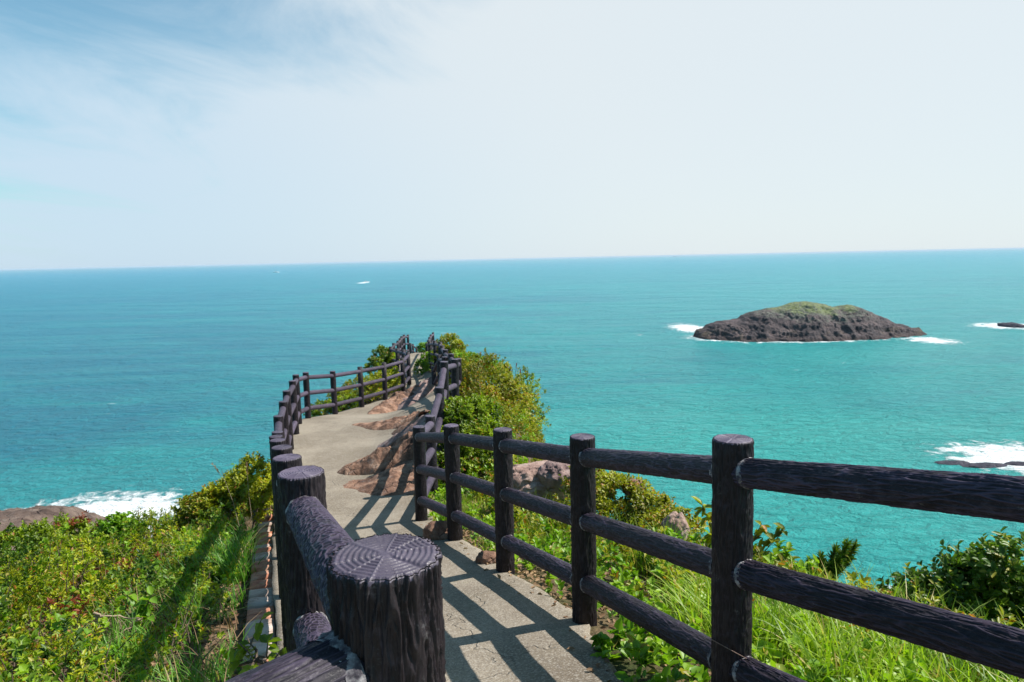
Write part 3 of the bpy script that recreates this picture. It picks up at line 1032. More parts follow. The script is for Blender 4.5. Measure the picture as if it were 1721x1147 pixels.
# island
def build_island():
    prof_px = [(1164, 563), (1172, 551), (1195, 539), (1240, 531), (1262, 519), (1300, 514), (1328, 506), (1355, 503), (1385, 508), (1404, 515), (1425, 508.5),
               (1441, 511), (1462, 521), (1490, 531), (1510, 541), (1522, 541), (1545, 555), (1562, 570)]
    yc = 292.0
    xs = []; hs = []
    for px, py in prof_px:
        r = ray(px, py); t_ = yc / r.y
        xs.append(r.x * t_); hs.append(r.z * t_ - SEA_Z)
    xs = np.array(xs); hs = np.array(hs)
    nx, ny = 460, 240
    x = np.linspace(xs[0] - 1.5, xs[-1] + 1.5, nx)
    v = np.linspace(-1, 1, ny)
    Xg, Vg = np.meshgrid(x, v)
    c = (xs[0] + xs[-1]) / 2; hw = (xs[-1] - xs[0]) / 2
    t = np.clip((Xg - c) / (hw + 1.5), -1, 1)
    halfd = 25 * (1 - np.abs(t) ** 2.6) ** 0.6 + 0.8
    halfd = halfd * (1 + 0.16 * fbm(P3(Xg * 0.06, 0, 3), 3) + 0.10 * fbm(P3(Xg * 0.25, Vg * 0.8, 3), 3))
    Yg = yc + Vg * halfd + 3 * t
    hp = np.interp(Xg, xs, hs)
    av = np.abs(Vg)
    # low wave-cut platform, then a steeper upper body
    cross = 0.30 * np.clip(1 - av ** 5, 0, 1) ** 0.7 + 0.70 * np.clip(1 - (av / 0.86) ** 1.5, 0, 1)
    z = hp * cross
    body = np.clip(z / 2.5, 0, 1)
    slope = np.clip(av * 1.5, 0.12, 1)
    # broad buttresses and gullies running down the slope
    but = ridged(P3(Xg * 0.045, Vg * 0.7, 5), 3, 0.5) - 0.45
    z = z + but * 4.2 * slope * body
    gul = ridged(P3(Xg * 0.14 + 1.2 * Vg, Vg * 0.9, 6), 4, 0.55) - 0.5
    z = z + gul * 1.7 * slope * body
    # tilted bedding: ledges with sharp lips, broken up along their length
    lipn = fbm(P3(Xg * 0.06, Yg * 0.06, 4), 4)
    for q, amt in ((3.3, 0.36), (1.3, 0.22)):
        ph_ = (z + 0.10 * Xg + 3.2 * lipn) / q
        fr_ = ph_ - np.floor(ph_)
        led = (smooth(0.55, 0.95, fr_) - fr_) * q
        z = z + led * amt * body * (0.4 + 0.6 * slope)
    rough_ = ridged(P3(Xg * 0.33, Yg * 0.33, z * 0.5), 5, 0.5) - 0.5
    z = z + rough_ * 1.15 * body * slope + 0.35 * fbm(P3(Xg * 0.9, Yg * 0.9, 2), 3) * body
    cx0, cy0 = c, yc
    z -= 0.9
    V = np.stack([Xg - cx0, Yg - cy0, z], -1)
    me = mesh_np('islet', V.reshape(-1, 3), [grid_faces(nx, ny)], True)
    m, t, b = mat('islet_rock')
    co = t.new('ShaderNodeTexCoord').outputs['Object']
    s = t.new('ShaderNodeSeparateXYZ'); t.l.new(co, s.inputs[0])
    n = t.noise(t.mapping(co, rot=(0, 0.12, 0), scale=(0.45, 0.6, 1.6)), 0.30, 8, 0.72)
    col = t.crgb(n, [(0.30, (0.006, 0.004, 0.006)), (0.45, (0.028, 0.018, 0.022)), (0.57, (0.075, 0.050, 0.052)), (0.70, (0.17, 0.12, 0.11))])
    gr = t.crgb(t.noise(co, 0.55, 6, 0.75), [(0.32, (0.03, 0.045, 0.02)), (0.45, (0.11, 0.13, 0.075)), (0.56, (0.145, 0.18, 0.035)), (0.72, (0.33, 0.32, 0.24))])
    lev = t.math('ADD', s.outputs[2], t.math('MULTIPLY', t.noise(co, 0.13, 6, 0.7), 9.0))
    lev = t.math('SUBTRACT', lev, t.math('MULTIPLY', t.math('ABSOLUTE', t.math('SUBTRACT', s.outputs[0], 4.0)), 0.08))
    sc = t.math('MULTIPLY', t.ramp(lev, 9.5, 12.5), t.ramp(t.noise(co, 0.5, 7, 0.75), 0.42, 0.60))
    col = t.mix(t.math('MULTIPLY', sc, 0.75), col, (0.155, 0.165, 0.125))
    g_ = t.ramp(lev, 13.0, 15.2)
    col = t.mix(t.math('MULTIPLY', g_, 0.9), col, gr)
    ol = t.math('MULTIPLY', t.ramp(s.outputs[2], 2.0, 4.5, 1.0, 0.0), t.ramp(t.noise(co, 0.2, 5, 0.6), 0.5, 0.65))
    col = t.mix(t.math('MULTIPLY', ol, 0.55), col, (0.11, 0.075, 0.03))
    wet = t.ramp(s.outputs[2], 0.5, 2.0, 1.0, 0.0)
    col = t.mix(t.math('MULTIPLY', wet, 0.7), col, (0.035, 0.014, 0.012))
    t.put(b.inputs['Base Color'], col)
    b.inputs['Roughness'].default_value = 0.85
    t.put(b.inputs['Normal'], t.bump(t.noise(t.mapping(co, rot=(0, 0.1, 0), scale=(0.6, 0.7, 1.8)), 0.7, 10, 0.75), 0.9, 1.1))
    o = link('islet', me, m, loc=(cx0, cy0, SEA_Z))
    tag(o, 'dark rocky islet with grassy top out in the turquoise sea', 'islet')


build_island()
x, y = p_rockR
o = link('sea_rock', rock_mesh('sea_rock', 5.0, 6, 1.6, 8.4, res=40), M_WETROCK, loc=(x, y, SEA_Z + 0.1))
tag(o, 'tiny dark rock awash in foam right of the islet', 'rock')
for i, (px, py, sx, sy, sz, lab) in enumerate(((1600, 778, 3.0, 1.3, 0.28, 'dark wet rock awash at the left end of the surf on the right'),
                                          (1655, 783, 4.2, 1.3, 0.34, 'long dark reef rock in the white surf on the right'),
                                          (1712, 780, 2.3, 1.2, 0.34, 'small dark reef rock at the right edge of the surf'))):
    x, y = sea_pt(px, py)
    o = link('sea_rock', rock_mesh('sea_rock', sx, sy, sz, 3.4 + i, res=40), M_WETROCK, loc=(x, y, SEA_Z - 0.05))
    tag(o, lab, 'rock', 'reef rocks in the surf')
# brown cliff rock at left
p = at(-12, 872, 72)
nx, ny = 160, 140
u = np.linspace(-34, 24, nx); v_ = np.linspace(-26, 22, ny)
U, Vv = np.meshgrid(u, v_)
rad = np.sqrt((np.where(U > 0, U / 5.0, U / 34)) ** 2 + (Vv / 20) ** 2)
hgt = 7.4 * np.clip(1 - rad ** 2.2, -1, 1) + 1.6 * fbm(P3(U * 0.12, Vv * 0.12, 2), 6, 0.6) + 0.8 * ridged(P3(U * 0.2, Vv * 0.3, 2), 5)
hgt = np.maximum(hgt, -3)
me = mesh_np('sea_cliff', np.stack([U, Vv, hgt], -1).reshape(-1, 3), [grid_faces(nx, ny)])
o = link('sea_cliff', me, M_BROWNROCK, loc=(p.x, p.y, SEA_Z + 0.0))
tag(o, 'brown weathered shore rock at far left beside the breaking surf', 'rock')


# ------------------------------------------------------------------ BOATS
M_WHITE = simple_mat('white_boat_paint', (0.8, 0.8, 0.8), 0.4, 3, 0.06, 0.05, 0.01)
M_DARKG = simple_mat('boat_window_glass', (0.03, 0.04, 0.05), 0.15, 3, 0.1, 0.0, 0.01)
M_SHIP = simple_mat('ship_hull_grey', (0.20, 0.25, 0.32), 0.5, 0.2, 0.2, 0.0, 0.01)


def hull(L, Bm, Hh, n=24):
    u = np.linspace(-0.5, 0.5, n)
    half = Bm / 2 * np.clip(1 - np.clip(u * 2, 0, 1) ** 2.6, 0.02, 1)
    sheer = Hh * (1 + 0.45 * np.clip(u * 2, 0, 1) ** 2)
    rows = []
    for j, (wf, zf) in enumerate(((0.0, -0.3), (0.55, -0.25), (0.85, 0.2), (1.0, 1.0), (0.92, 1.0), (0.90, 0.85), (0.0, 0.85))):
        rows.append(np.stack([u * L, half * wf, sheer * zf], -1))
    for wf, zf in ((0.90, 0.85), (0.92, 1.0), (1.0, 1.0), (0.85, 0.2), (0.55, -0.25)):
        rows.append(np.stack([u * L, -half * wf, sheer * zf], -1))
    k = len(rows)
    V = np.stack(rows)            # k x n
    v = V.reshape(-1, 3)
    f = []
    for j in range(k):
        j2 = (j + 1) % k
        for i in range(n - 1):
            f.append([j * n + i, j * n + i + 1, j2 * n + i + 1, j2 * n + i])
    caps = [[j * n for j in range(k)][::-1], [j * n + n - 1 for j in range(k)]]
    return v, [np.array(f), np.array(caps)]


def box_np(sx, sy, sz, loc=(0, 0, 0), taper=1.0):
    v = np.array([[x * sx / 2 * (taper if z else 1), y * sy / 2 * (taper if z else 1), z * sz] for x in (-1, 1) for y in (-1, 1) for z in (0, 1)], float) + np.array(loc)
    f = np.array([[0, 1, 3, 2], [4, 6, 7, 5], [0, 4, 5, 1], [2, 3, 7, 6], [0, 2, 6, 4], [1, 5, 7, 3]])
    return v, f


def boat(px, py, L, label, rz=0.0, m=M_WHITE, name='motor_boat', cat='boat', ship=False):
    x, y = sea_pt(px, py)
    root = thing(name, label, cat, (x, y, SEA_Z + 0.1))
    root.rotation_euler = (0, 0, rz)
    v, f = hull(L, L * 0.28 if not ship else L * 0.16, L * 0.11)
    link('hull', mesh_np('hull', v, f, False), m, root)
    c = box_np(L * (0.28 if not ship else 0.14), L * 0.17 if not ship else L * 0.12, L * 0.13, (-L * (0.02 if not ship else 0.35), 0, L * 0.09), 0.85)
    link('cabin', mesh_np('cabin', c[0], [c[1]], False), M_WHITE, root)
    c = box_np(L * (0.24 if not ship else 0.10), L * 0.175 if not ship else L * 0.123, L * 0.04, (-L * (0.02 if not ship else 0.35), 0, L * 0.16), 0.95)
    link('window_band', mesh_np('window_band', c[0], [c[1]], False), M_DARKG, root)
    v, f = tube_np([(-L * 0.05, 0, L * 0.2), (-L * 0.05, 0, L * 0.36)], [L * 0.008, L * 0.005], 6)
    link('mast', mesh_np('mast', v, [f]), m, root)


boat(615, 475, 11, 'white motor boat with a wake, larger of the boats on the left sea', 0.1)
boat(464, 458.5, 22, 'white speck of a boat left of the larger one near the horizon', 0.5)
boat(1134, 432.2, 60, 'faint grey ship just below the horizon above the islet', 0.05, M_SHIP, 'ship', 'ship', True)


# ------------------------------------------------------------------ FOLIAGE
def leaf_mat(name, dark, light, accent=None, acc_amt=0.12, rough=0.45, trans=0.35, patch=1.3, spec=0.4):
    m, t, b = mat(name)
    g = t.new('ShaderNodeNewGeometry')
    rnd = g.outputs['Random Per Island']
    c = t.new('ShaderNodeTexCoord').outputs['Object']
    pn = t.noise(c, patch, 5, 0.6)
    f = t.math('ADD', t.math('MULTIPLY', rnd, 0.42), t.ramp(pn, 0.38, 0.62, 0.0, 0.62))
    col = t.mix(f, dark, light)
    if accent:
        r2 = t.math('FRACT', t.math('MULTIPLY', rnd, 37.7))
        pz = t.ramp(t.noise(c, patch * 1.7, 3, 0.5), 0.45, 0.65, 0.15, 1.0)
        sel = t.ramp(t.math('SUBTRACT', t.math('MULTIPLY', pz, acc_amt * 2), r2), -0.02, 0.02)
        col = t.mix(sel, col, accent)
    t.put(b.inputs['Base Color'], col)
    b.inputs['Roughness'].default_value = rough
    b.inputs['Specular IOR Level'].default_value = spec
    tr = t.new('ShaderNodeBsdfTranslucent')
    t.put(tr.inputs['Color'], t.mix(1.0, col, (1.5, 1.7, 0.7), 'MULTIPLY'))
    mx = t.new('ShaderNodeMixShader'); mx.inputs[0].default_value = trans
    t.l.new(b.outputs[0], mx.inputs[1]); t.l.new(tr.outputs[0], mx.inputs[2])
    t.l.new(mx.outputs[0], t.n['Material Output'].inputs[0])
    return m


M_LEAF = leaf_mat('shrub_leaf', (0.035, 0.085, 0.004), (0.30, 0.38, 0.015), (0.30, 0.12, 0.03), 0.05)
M_LEAF_Y = leaf_mat('yellow_shrub_leaf', (0.10, 0.13, 0.006), (0.46, 0.46, 0.02), (0.36, 0.14, 0.03), 0.08)
M_LEAF_D = leaf_mat('glossy_dark_leaf', (0.018, 0.06, 0.010), (0.16, 0.26, 0.02), (0.30, 0.28, 0.04), 0.08, rough=0.45, trans=0.3, spec=0.3)
M_LEAF_B = leaf_mat('bright_leaf', (0.065, 0.18, 0.008), (0.28, 0.42, 0.02), (0.30, 0.25, 0.05), 0.08)
M_LEAF_O = leaf_mat('ochre_leaf', (0.075, 0.095, 0.008), (0.38, 0.37, 0.02), (0.36, 0.15, 0.02), 0.13)
M_GRASS = leaf_mat('grass_blade', (0.07, 0.16, 0.01), (0.32, 0.43, 0.025), (0.48, 0.37, 0.13), 0.10, trans=0.4)
M_GRASS_L = leaf_mat('dark_grass_blade', (0.025, 0.12, 0.015), (0.15, 0.32, 0.03), (0.38, 0.31, 0.14), 0.08, trans=0.35)
M_DRY = leaf_mat('dry_leaf', (0.14, 0.075, 0.04), (0.34, 0.22, 0.12), None, trans=0.15, rough=0.8)
M_TWIG = simple_mat('twig_bark', (0.15, 0.11, 0.08), 0.85, 30, 0.5)
M_DEADWOOD = simple_mat('dead_wood', (0.42, 0.31, 0.21), 0.85, 20, 0.4)


def leaves(acc, pos, axis, nrm, ln, wd, fold=0.25, droop=0.15):
    """six-vertex folded leaves"""
    pos = np.asarray(pos, float); n = len(pos)
    axis = unit(np.asarray(axis, float)); nrm = np.asarray(nrm, float)
    side = unit(np.cross(axis, nrm)); nrm = np.cross(side, axis)
    ln = np.broadcast_to(ln, (n,))[:, None]; wd = np.broadcast_to(wd, (n,))[:, None]
    b = pos
    tip = pos + axis * ln - nrm * ln * droop
    m1 = pos + axis * ln * 0.35; m2 = pos + axis * ln * 0.72 - nrm * ln * droop * 0.4
    up = nrm * wd * fold
    v = np.stack([b, m1 + side * wd * 0.5 + up, m2 + side * wd * 0.40 + up, tip, m2 - side * wd * 0.40 + up, m1 - side * wd * 0.5 + up], 1).reshape(-1, 3)
    i = np.arange(n)[:, None] * 6
    f = np.concatenate([i + np.array([[0, 1, 2, 3]]), i + np.array([[0, 3, 4, 5]])])
    acc.add(v, f)


def rand_dirs(n, up=0.0):
    d = rng.normal(size=(n, 3)); d[:, 2] += up
    return unit(d)


def sprigs(acc, centers, out, nleaf, slen, ln, wd, spread=0.9, jit=0.5):
    """whorled twigs: centres, outward directions"""
    C = np.repeat(np.asarray(centers, float), nleaf, 0)
    O = unit(np.repeat(np.asarray(out, float), nleaf, 0))
    n = len(C)
    t = rng.random(n)[:, None]
    L = (slen * (0.6 + 0.8 * rng.random(len(centers)))).repeat(nleaf)[:, None]
    base = C + O * t * L
    r = rand_dirs(n)
    rad = unit(r - O * np.sum(r * O, 1, keepdims=True))
    ax = unit(rad * spread + O * (0.35 + 0.65 * t) + rng.normal(size=(n, 3)) * 0.2 * jit)
    nr = unit(O * 0.9 + np.array([0, 0, 0.6]) + rng.normal(size=(n, 3)) * 0.45 * jit)
    s = 0.65 + 0.6 * rng.random(n)
    leaves(acc, base, ax, nr, ln * s, wd * s * (0.85 + 0.3 * rng.random(n)))


def blades(acc, base, height, width, lean, nseg=4, bend=0.5):
    base = np.asarray(base, float); n = len(base)
    ang = rng.random(n) * 2 * np.pi
    d = np.stack([np.cos(ang), np.sin(ang), np.zeros(n)], -1)
    d = unit(d + np.asarray(lean)[None, :] * 0.8)
    s = np.stack([-d[:, 1], d[:, 0], np.zeros(n)], -1)
    tw = rng.normal(size=n)[:, None] * 0.6
    s = unit(s + d * tw)
    h = np.broadcast_to(height, (n,)) * (0.5 + 0.8 * rng.random(n)); wv = np.broadcast_to(width, (n,)) * (0.7 + 0.6 * rng.random(n))
    bd = bend * (0.3 + 1.1 * rng.random(n))
    rows = []
    for k in range(nseg + 1):
        t = k / nseg
        p = base + d * (h * bd * t ** 1.8)[:, None] + np.array([0, 0, 1.0]) * (h * (t - 0.45 * bd * t ** 2.4))[:, None]
        wk = (wv * (1 - t ** 1.6) * 0.5 + 0.0003)[:, None]
        rows.append(p - s * wk); rows.append(p + s * wk)
    V = np.stack(rows, 1).reshape(-1, 3)
    m = 2 * (nseg + 1)
    i = np.arange(n)[:, None] * m
    f = np.concatenate([i + np.array([[2 * k, 2 * k + 1, 2 * k + 3, 2 * k + 2]]) for k in range(nseg)])
    acc.add(V, f)


def scatter(n, x0, x1, y0, y1, cond):
    x = rng.uniform(x0, x1, n * 3); y = rng.uniform(y0, y1, n * 3)
    k = cond(x, y)
    return x[k][:n], y[k][:n]


def dL(x, y): return XL(y) - x
def dR(x, y): return x - XR(y)


# canopy of the left slope: height above ground
def canopyL(x, y):
    d = dL(x, y)
    base = 0.14 + 0.24 * smooth(0.7, 2.2, d) * (1 - 0.35 * smooth(6.5, 8, y))
    mound = 0.80 * np.exp(-((y - 7.9) / 0.9) ** 2) * np.exp(-(np.maximum(d - 0.15, 0) / 0.90) ** 2)
    lump = 0.22 * np.clip(fbm(P3(x * 2.4, y * 2.4, 6), 4) + 0.05, -0.4, 1.0) * 3.4 * smooth(0.25, 1.3, d) * (1 - 0.5 * smooth(6.5, 8, y))
    return base + mound + lump


def left_edge_ok(x, y):
    d = dL(x, y)
    return (d > 0.36) & (d < np.interp(y, *WLt) + 1.2)


# left shrub cover (dense low mass)
accs = {}
for key, nn, sel in (('a', 23000, 0), ('b', 13000, 1), ('c', 2800, 2)):
    x, y = scatter(nn, -13, -0.9, 1.6, 9.2, left_edge_ok)
    patch = fbm(P3(x * 0.8, y * 0.8, 31 + sel * 9), 3)
    dd = dL(x, y)
    clear = fbm(P3(x * 1.1 + 5, y * 1.1, 77), 3)
    bare = np.clip(np.exp(-((x + 2.55) / 0.5) ** 2 - ((y - 4.2) / 0.8) ** 2) + np.exp(-((x + 1.75) / 0.35) ** 2 - ((y - 3.5) / 0.8) ** 2), 0, 1)
    keep = (rng.random(len(x)) < np.clip(0.75 + patch * 1.6, 0.25, 1)) & (rng.random(len(x)) < np.maximum(smooth(0.15, 0.9, dd), smooth(6.8, 7.3, y)) * (1 - 0.9 * bare))
    x, y = x[keep], y[keep]
    hh = canopyL(x, y)
    zz = H(x, y) + hh * (1 - 0.55 * rng.random(len(x)) ** 1.6) - 0.04
    e = 0.1
    hx = (canopyL(x + e, y) + H(x + e, y)) - (canopyL(x - e, y) + H(x - e, y))
    hy = (canopyL(x, y + e) + H(x, y + e)) - (canopyL(x, y - e) + H(x, y - e))
    nr = unit(np.stack([-hx / (2 * e), -hy / (2 * e), np.ones(len(x))], -1) + rng.normal(size=(len(x), 3)) * 0.45)
    a = Acc()
    if sel == 0:
        sprigs(a, np.stack([x, y, zz], -1), nr, 14, 0.065, 0.029, 0.0155)
    elif sel == 1:
        sprigs(a, np.stack([x, y, zz + 0.02], -1), nr, 12, 0.075, 0.034, 0.014)
    else:
        sprigs(a, np.stack([x, y, zz + 0.015], -1), nr, 9, 0.08, 0.045, 0.031)
    accs[key] = a
for key, m, lab in (('a', M_LEAF, 'shrub_cover'), ('b', M_LEAF_Y, 'yellow_shrub_cover'), ('c', M_LEAF_B, 'broad_leaf_cover')):
    o = link(lab, accs[key].mesh(lab), m)
    kind(o, 'stuff')
    tag(o, {'a': 'dense low green shrubs covering the slope left of the fence', 'b': 'yellow-green shoots mixed through the shrubs on the left slope',
            'c': 'bright broad leaves scattered through the left slope shrubs'}[key], 'shrubs')

x, y = scatter(9000, -13, -0.9, 1.6, 9.0, lambda x, y: left_edge_ok(x, y) & (dL(x, y) > 0.6))
cl_ = fbm(P3(x * 1.15, y * 1.15, 143), 3)
k = cl_ > 0.10
x, y, cl_ = x[k], y[k], cl_[k]
dome = 0.30 * smooth(0.08, 0.34, cl_) * (1 - 0.7 * smooth(6.3, 7.6, y))
zz = H(x, y) + canopyL(x, y) * 0.95 + dome * (1 - 0.4 * rng.random(len(x)) ** 2) - 0.03
a = Acc()
sprigs(a, np.stack([x, y, zz], -1), rand_dirs(len(x), 1.3), 14, 0.07, 0.034, 0.019)
kind(tag(link('dark_shrub_cover', a.mesh('dark_shrub_cover'), M_LEAF_D), 'darker green shrub clumps rising here and there on the left slope', 'shrubs'), 'stuff')

# inner dark twigs so gaps read as depth
a = Acc()
x, y = scatter(1500, -10, -1.3, 1.8, 9, lambda x, y: left_edge_ok(x, y) & (dL(x, y) > 0.5))
for xi, yi in zip(x, y):
    z0 = float(H(xi, yi)); hh = float(canopyL(xi, yi))
    d = rng.normal(size=2) * 0.10
    v, f = tube_np([(xi, yi, z0), (xi + d[0] * 0.4, yi + d[1] * 0.4, z0 + hh * 0.5), (xi + d[0], yi + d[1], z0 + hh * 1.03)], [0.007, 0.005, 0.002], 4)
    a.add(v, f)
kind(tag(link('shrub_stems', a.mesh('shrub_stems'), M_TWIG), 'woody stems under the left slope shrubs', 'stems'), 'stuff')

# left grass tufts alongside the stone edging
a = Acc()
cx_, cy_ = scatter(230, -6, -0.5, 1.6, 7.4, lambda x, y: (dL(x, y) > 0.36) & (dL(x, y) < 1.35))
gk = rng.random(len(cx_)) < np.clip(1.1 - dL(cx_, cy_) * 0.45 + 0.6 * fbm(P3(cx_, cy_, 50), 2), 0.1, 1)
cx_, cy_ = cx_[gk], cy_[gk]
bx = np.repeat(cx_, 26) + rng.normal(size=len(cx_) * 26) * 0.05
by = np.repeat(cy_, 26) + rng.normal(size=len(cx_) * 26) * 0.05
hh = np.repeat(rng.uniform(0.16, 0.40, len(cx_)), 26)
blades(a, np.stack([bx, by, H(bx, by) - 0.01], -1), hh, 0.007, (-0.3, -0.2, 0), bend=0.65)
# dense clump of long grass in front of the mound
cx_, cy_ = scatter(24, -3.4, -1.9, 5.2, 6.9, lambda x, y: (dL(x, y) > 0.36) & (dL(x, y) < 0.95))
bx = np.repeat(cx_, 34) + rng.normal(size=len(cx_) * 34) * 0.07
by = np.repeat(cy_, 34) + rng.normal(size=len(cx_) * 34) * 0.07
blades(a, np.stack([bx, by, H(bx, by) - 0.01], -1), 0.42, 0.009, (-0.2, -0.3, 0), bend=0.6)
d_ = Acc()
cx_, cy_ = scatter(150, -7, -0.9, 2.2, 8.2, lambda x, y: (dL(x, y) > 0.4) & (dL(x, y) < 4.5))
bx = np.repeat(cx_, 14) + rng.normal(size=len(cx_) * 14) * 0.07
by = np.repeat(cy_, 14) + rng.normal(size=len(cx_) * 14) * 0.07
blades(d_, np.stack([bx, by, H(bx, by) + canopyL(bx, by) * 0.45], -1), 0.26, 0.005, (-0.2, -0.2, 0), bend=0.8)
kind(tag(link('dry_grass', d_.mesh('dry_grass'), M_DRY), 'dry straw-coloured grass tangled in the shrubs of the left slope', 'grass'), 'stuff')
kind(tag(link('grass', a.mesh('grass'), M_GRASS_L), 'long green grass growing beside the stone edging left of the fence', 'grass'), 'stuff')

# leaf litter and small weeds near the edging
a = Acc()
x, y = scatter(2600, -5, -0.5, 1.6, 8, lambda x, y: (dL(x, y) > 0.24) & (dL(x, y) < 1.2))
leaves(a, np.stack([x, y, H(x, y) + 0.012], -1), rand_dirs(len(x)) * [1, 1, 0.15], rand_dirs(len(x), 3), 0.045, 0.022)
x, y = scatter(4200, -1.2, 3.6, 1.6, 9, lambda x, y: (dR(x, y) > 0.10) & (dR(x, y) < 1.4))
x2, y2 = scatter(420, -1.8, 1.2, 2.3, 9, lambda x, y: (dR(x, y) > -0.16 + EXT(y) * 0.6) & (dR(x, y) < 0.12))
x = np.concatenate([x, x2]); y = np.concatenate([y, y2])
leaves(a, np.stack([x, y, H(x, y) + 0.015], -1), rand_dirs(len(x)) * [1, 1, 0.15], rand_dirs(len(x), 3), 0.045, 0.022)
kind(tag(link('leaf_litter', a.mesh('leaf_litter'), M_DRY), 'dry brown fallen leaves along both edges of the path', 'leaves'), 'stuff')


# right side grass
def right_ok(x, y): return (dR(x, y) > np.minimum(EXT(y), 0.05) + 0.05) & (dR(x, y) < np.interp(y, *WRt) + 0.7)


a = Acc()
cx_, cy_ = scatter(2300, -1.6, 4.4, 1.7, 14, right_ok)
pt = fbm(P3(cx_ * 0.9, cy_ * 0.9, 12), 3)
gk = rng.random(len(cx_)) < np.clip(0.34 + pt * 1.6, 0.03, 1) * (0.35 + 0.65 * smooth(0.0, 0.4, dR(cx_, cy_) - EXT(cy_)))
cx_, cy_ = cx_[gk], cy_[gk]
K = 18
bx = np.repeat(cx_, K) + rng.normal(size=len(cx_) * K) * 0.05
by = np.repeat(cy_, K) + rng.normal(size=len(cx_) * K) * 0.05
hh = np.repeat(rng.uniform(0.12, 0.34, len(cx_)) * (0.55 + 0.45 * smooth(0.1, 0.9, dR(cx_, cy_))), K)
blades(a, np.stack([bx, by, H(bx, by) - 0.01], -1), hh, 0.006, (-0.1, -0.2, 0), bend=0.6)
# taller lush grass at lower right, near the camera
cx_, cy_ = scatter(170, 0.9, 3.6, 1.9, 4.6, lambda x, y: (dR(x, y) > 0.55) & (dR(x, y) < 2.4))
K = 26
bx = np.repeat(cx_, K) + rng.normal(size=len(cx_) * K) * 0.06
by = np.repeat(cy_, K) + rng.normal(size=len(cx_) * K) * 0.06
blades(a, np.stack([bx, by, H(bx, by) - 0.01], -1), 0.42, 0.012, (-0.2, -0.1, 0), bend=0.6, nseg=5)
cx_, cy_ = scatter(120, 0.2, 3.4, 4.6, 8.0, lambda x, y: (dR(x, y) > 1.1) & (dR(x, y) < 2.3))
bx = np.repeat(cx_, 16) + rng.normal(size=len(cx_) * 16) * 0.06
by = np.repeat(cy_, 16) + rng.normal(size=len(cx_) * 16) * 0.06
blades(a, np.stack([bx, by, H(bx, by) - 0.01], -1), 0.46, 0.008, (-0.1, -0.1, 0), bend=0.45)
kind(tag(link('grass', a.mesh('grass'), M_GRASS), 'bright green grass tufts on the ground right of the fence', 'grass'), 'stuff')

# low broad weeds, right side
a = Acc()
x, y = scatter(5200, -1.4, 4.2, 1.7, 14, right_ok)
pt = fbm(P3(x * 1.3, y * 1.3, 44), 3)
k = rng.random(len(x)) < np.clip(0.45 + pt * 1.8, 0.05, 1)
x, y = x[k], y[k]
zz = H(x, y) + rng.uniform(0.02, 0.16, len(x)) * (0.4 + smooth(0.1, 1.2, dR(x, y)))
sprigs(a, np.stack([x, y, zz], -1), rand_dirs(len(x), 2.2), 9, 0.07, 0.055, 0.036)
kind(tag(link('broad_leaf_cover', a.mesh('broad_leaf_cover'), M_LEAF_B), 'low bright broad-leaved weeds right of the fence', 'weeds'), 'stuff')
a = Acc()
x, y = scatter(6500, -1.6, 4.6, 3.0, 16, lambda x, y: right_ok(x, y) & (dR(x, y) > 0.6))
edge = np.interp(y, *WRt) - dR(x, y)
k = rng.random(len(x)) < np.clip(1.1 - edge * 0.75, 0.08, 1) * np.clip(0.65 + 1.3 * fbm(P3(x, y, 93), 3), 0.1, 1)
x, y = x[k], y[k]
zz = H(x, y) + rng.uniform(0.02, 0.34, len(x))
sprigs(a, np.stack([x, y, zz], -1), rand_dirs(len(x), 1.6), 13, 0.09, 0.046, 0.020)
kind(tag(link('shrub_cover', a.mesh('shrub_cover'), M_LEAF_O), 'ochre-green low shrubs along the brink right of the fence', 'shrubs'), 'stuff')


# individual shrubs
def bush(label, blobs, m, n_sprig=500, nleaf=14, ln=0.045, wd=0.022, slen=0.09, name='shrub', stems=9, group=None, ground=None, rag=0.25, cat='shrub'):
    """blobs: (x,y,z,rx,ry,rz) world"""
    bl = np.array(blobs, float)
    base = bl[:, :3].mean(0)
    gz = float(H(base[0], base[1])) if ground is None else ground
    root = thing(name, label, cat, (base[0], base[1], gz), group)
    vol = (bl[:, 3] * bl[:, 4] * bl[:, 5]) ** (2 / 3.0)
    cnt = (n_sprig * vol / vol.sum()).astype(int) + 1
    C = []; O = []
    for b, c in zip(bl, cnt):
        d = rand_dirs(c, 0.25)
        nz = fbm(d * 2.2 + b[:3], 3)
        r = (1 - 0.55 * rng.random(c) ** 2.2) * (1 + rag * 2 * nz)
        C.append(b[:3] + d * r[:, None] * b[3:]); O.append(unit(d / b[3:] * b[3:].mean() + [0, 0, 0.35]))
    C = np.concatenate(C); O = np.concatenate(O)
    # thin it in clumps so gaps show
    g = fbm(C * 3.1, 3)
    k = g > -0.22
    C, O = C[k], O[k]
    a = Acc()
    sprigs(a, C - np.array(root.location), O, nleaf, slen, ln, wd)
    link('foliage', a.mesh('foliage'), m, root)
    a = Acc()
    for _ in range(stems):
        b = bl[rng.integers(len(bl))]
        e = b[:3] + rand_dirs(1, 0.8)[0] * b[3:] * rng.uniform(0.8, 1.2)
        s = np.array([base[0] + rng.normal() * 0.08, base[1] + rng.normal() * 0.08, gz - 0.05])
        mid = s * 0.45 + e * 0.55 + rng.normal(size=3) * 0.05
        v, f = tube_np(np.array([s, s * 0.7 + mid * 0.3, mid, e]) - np.array(root.location), [0.02, 0.016, 0.010, 0.003], 6)
        a.add(v, f)
    link('stem', a.mesh('stem'), M_TWIG, root)
    return root


def blob(px, py, zc, rpx, rpy=None, ry=None):
    p = at(px, py, zc)
    rx_ = rpx * zc / F_PX; rz_ = (rpy or rpx) * zc / F_PX
    return (p.x, p.y, p.z, rx_, ry or rx_, rz_)


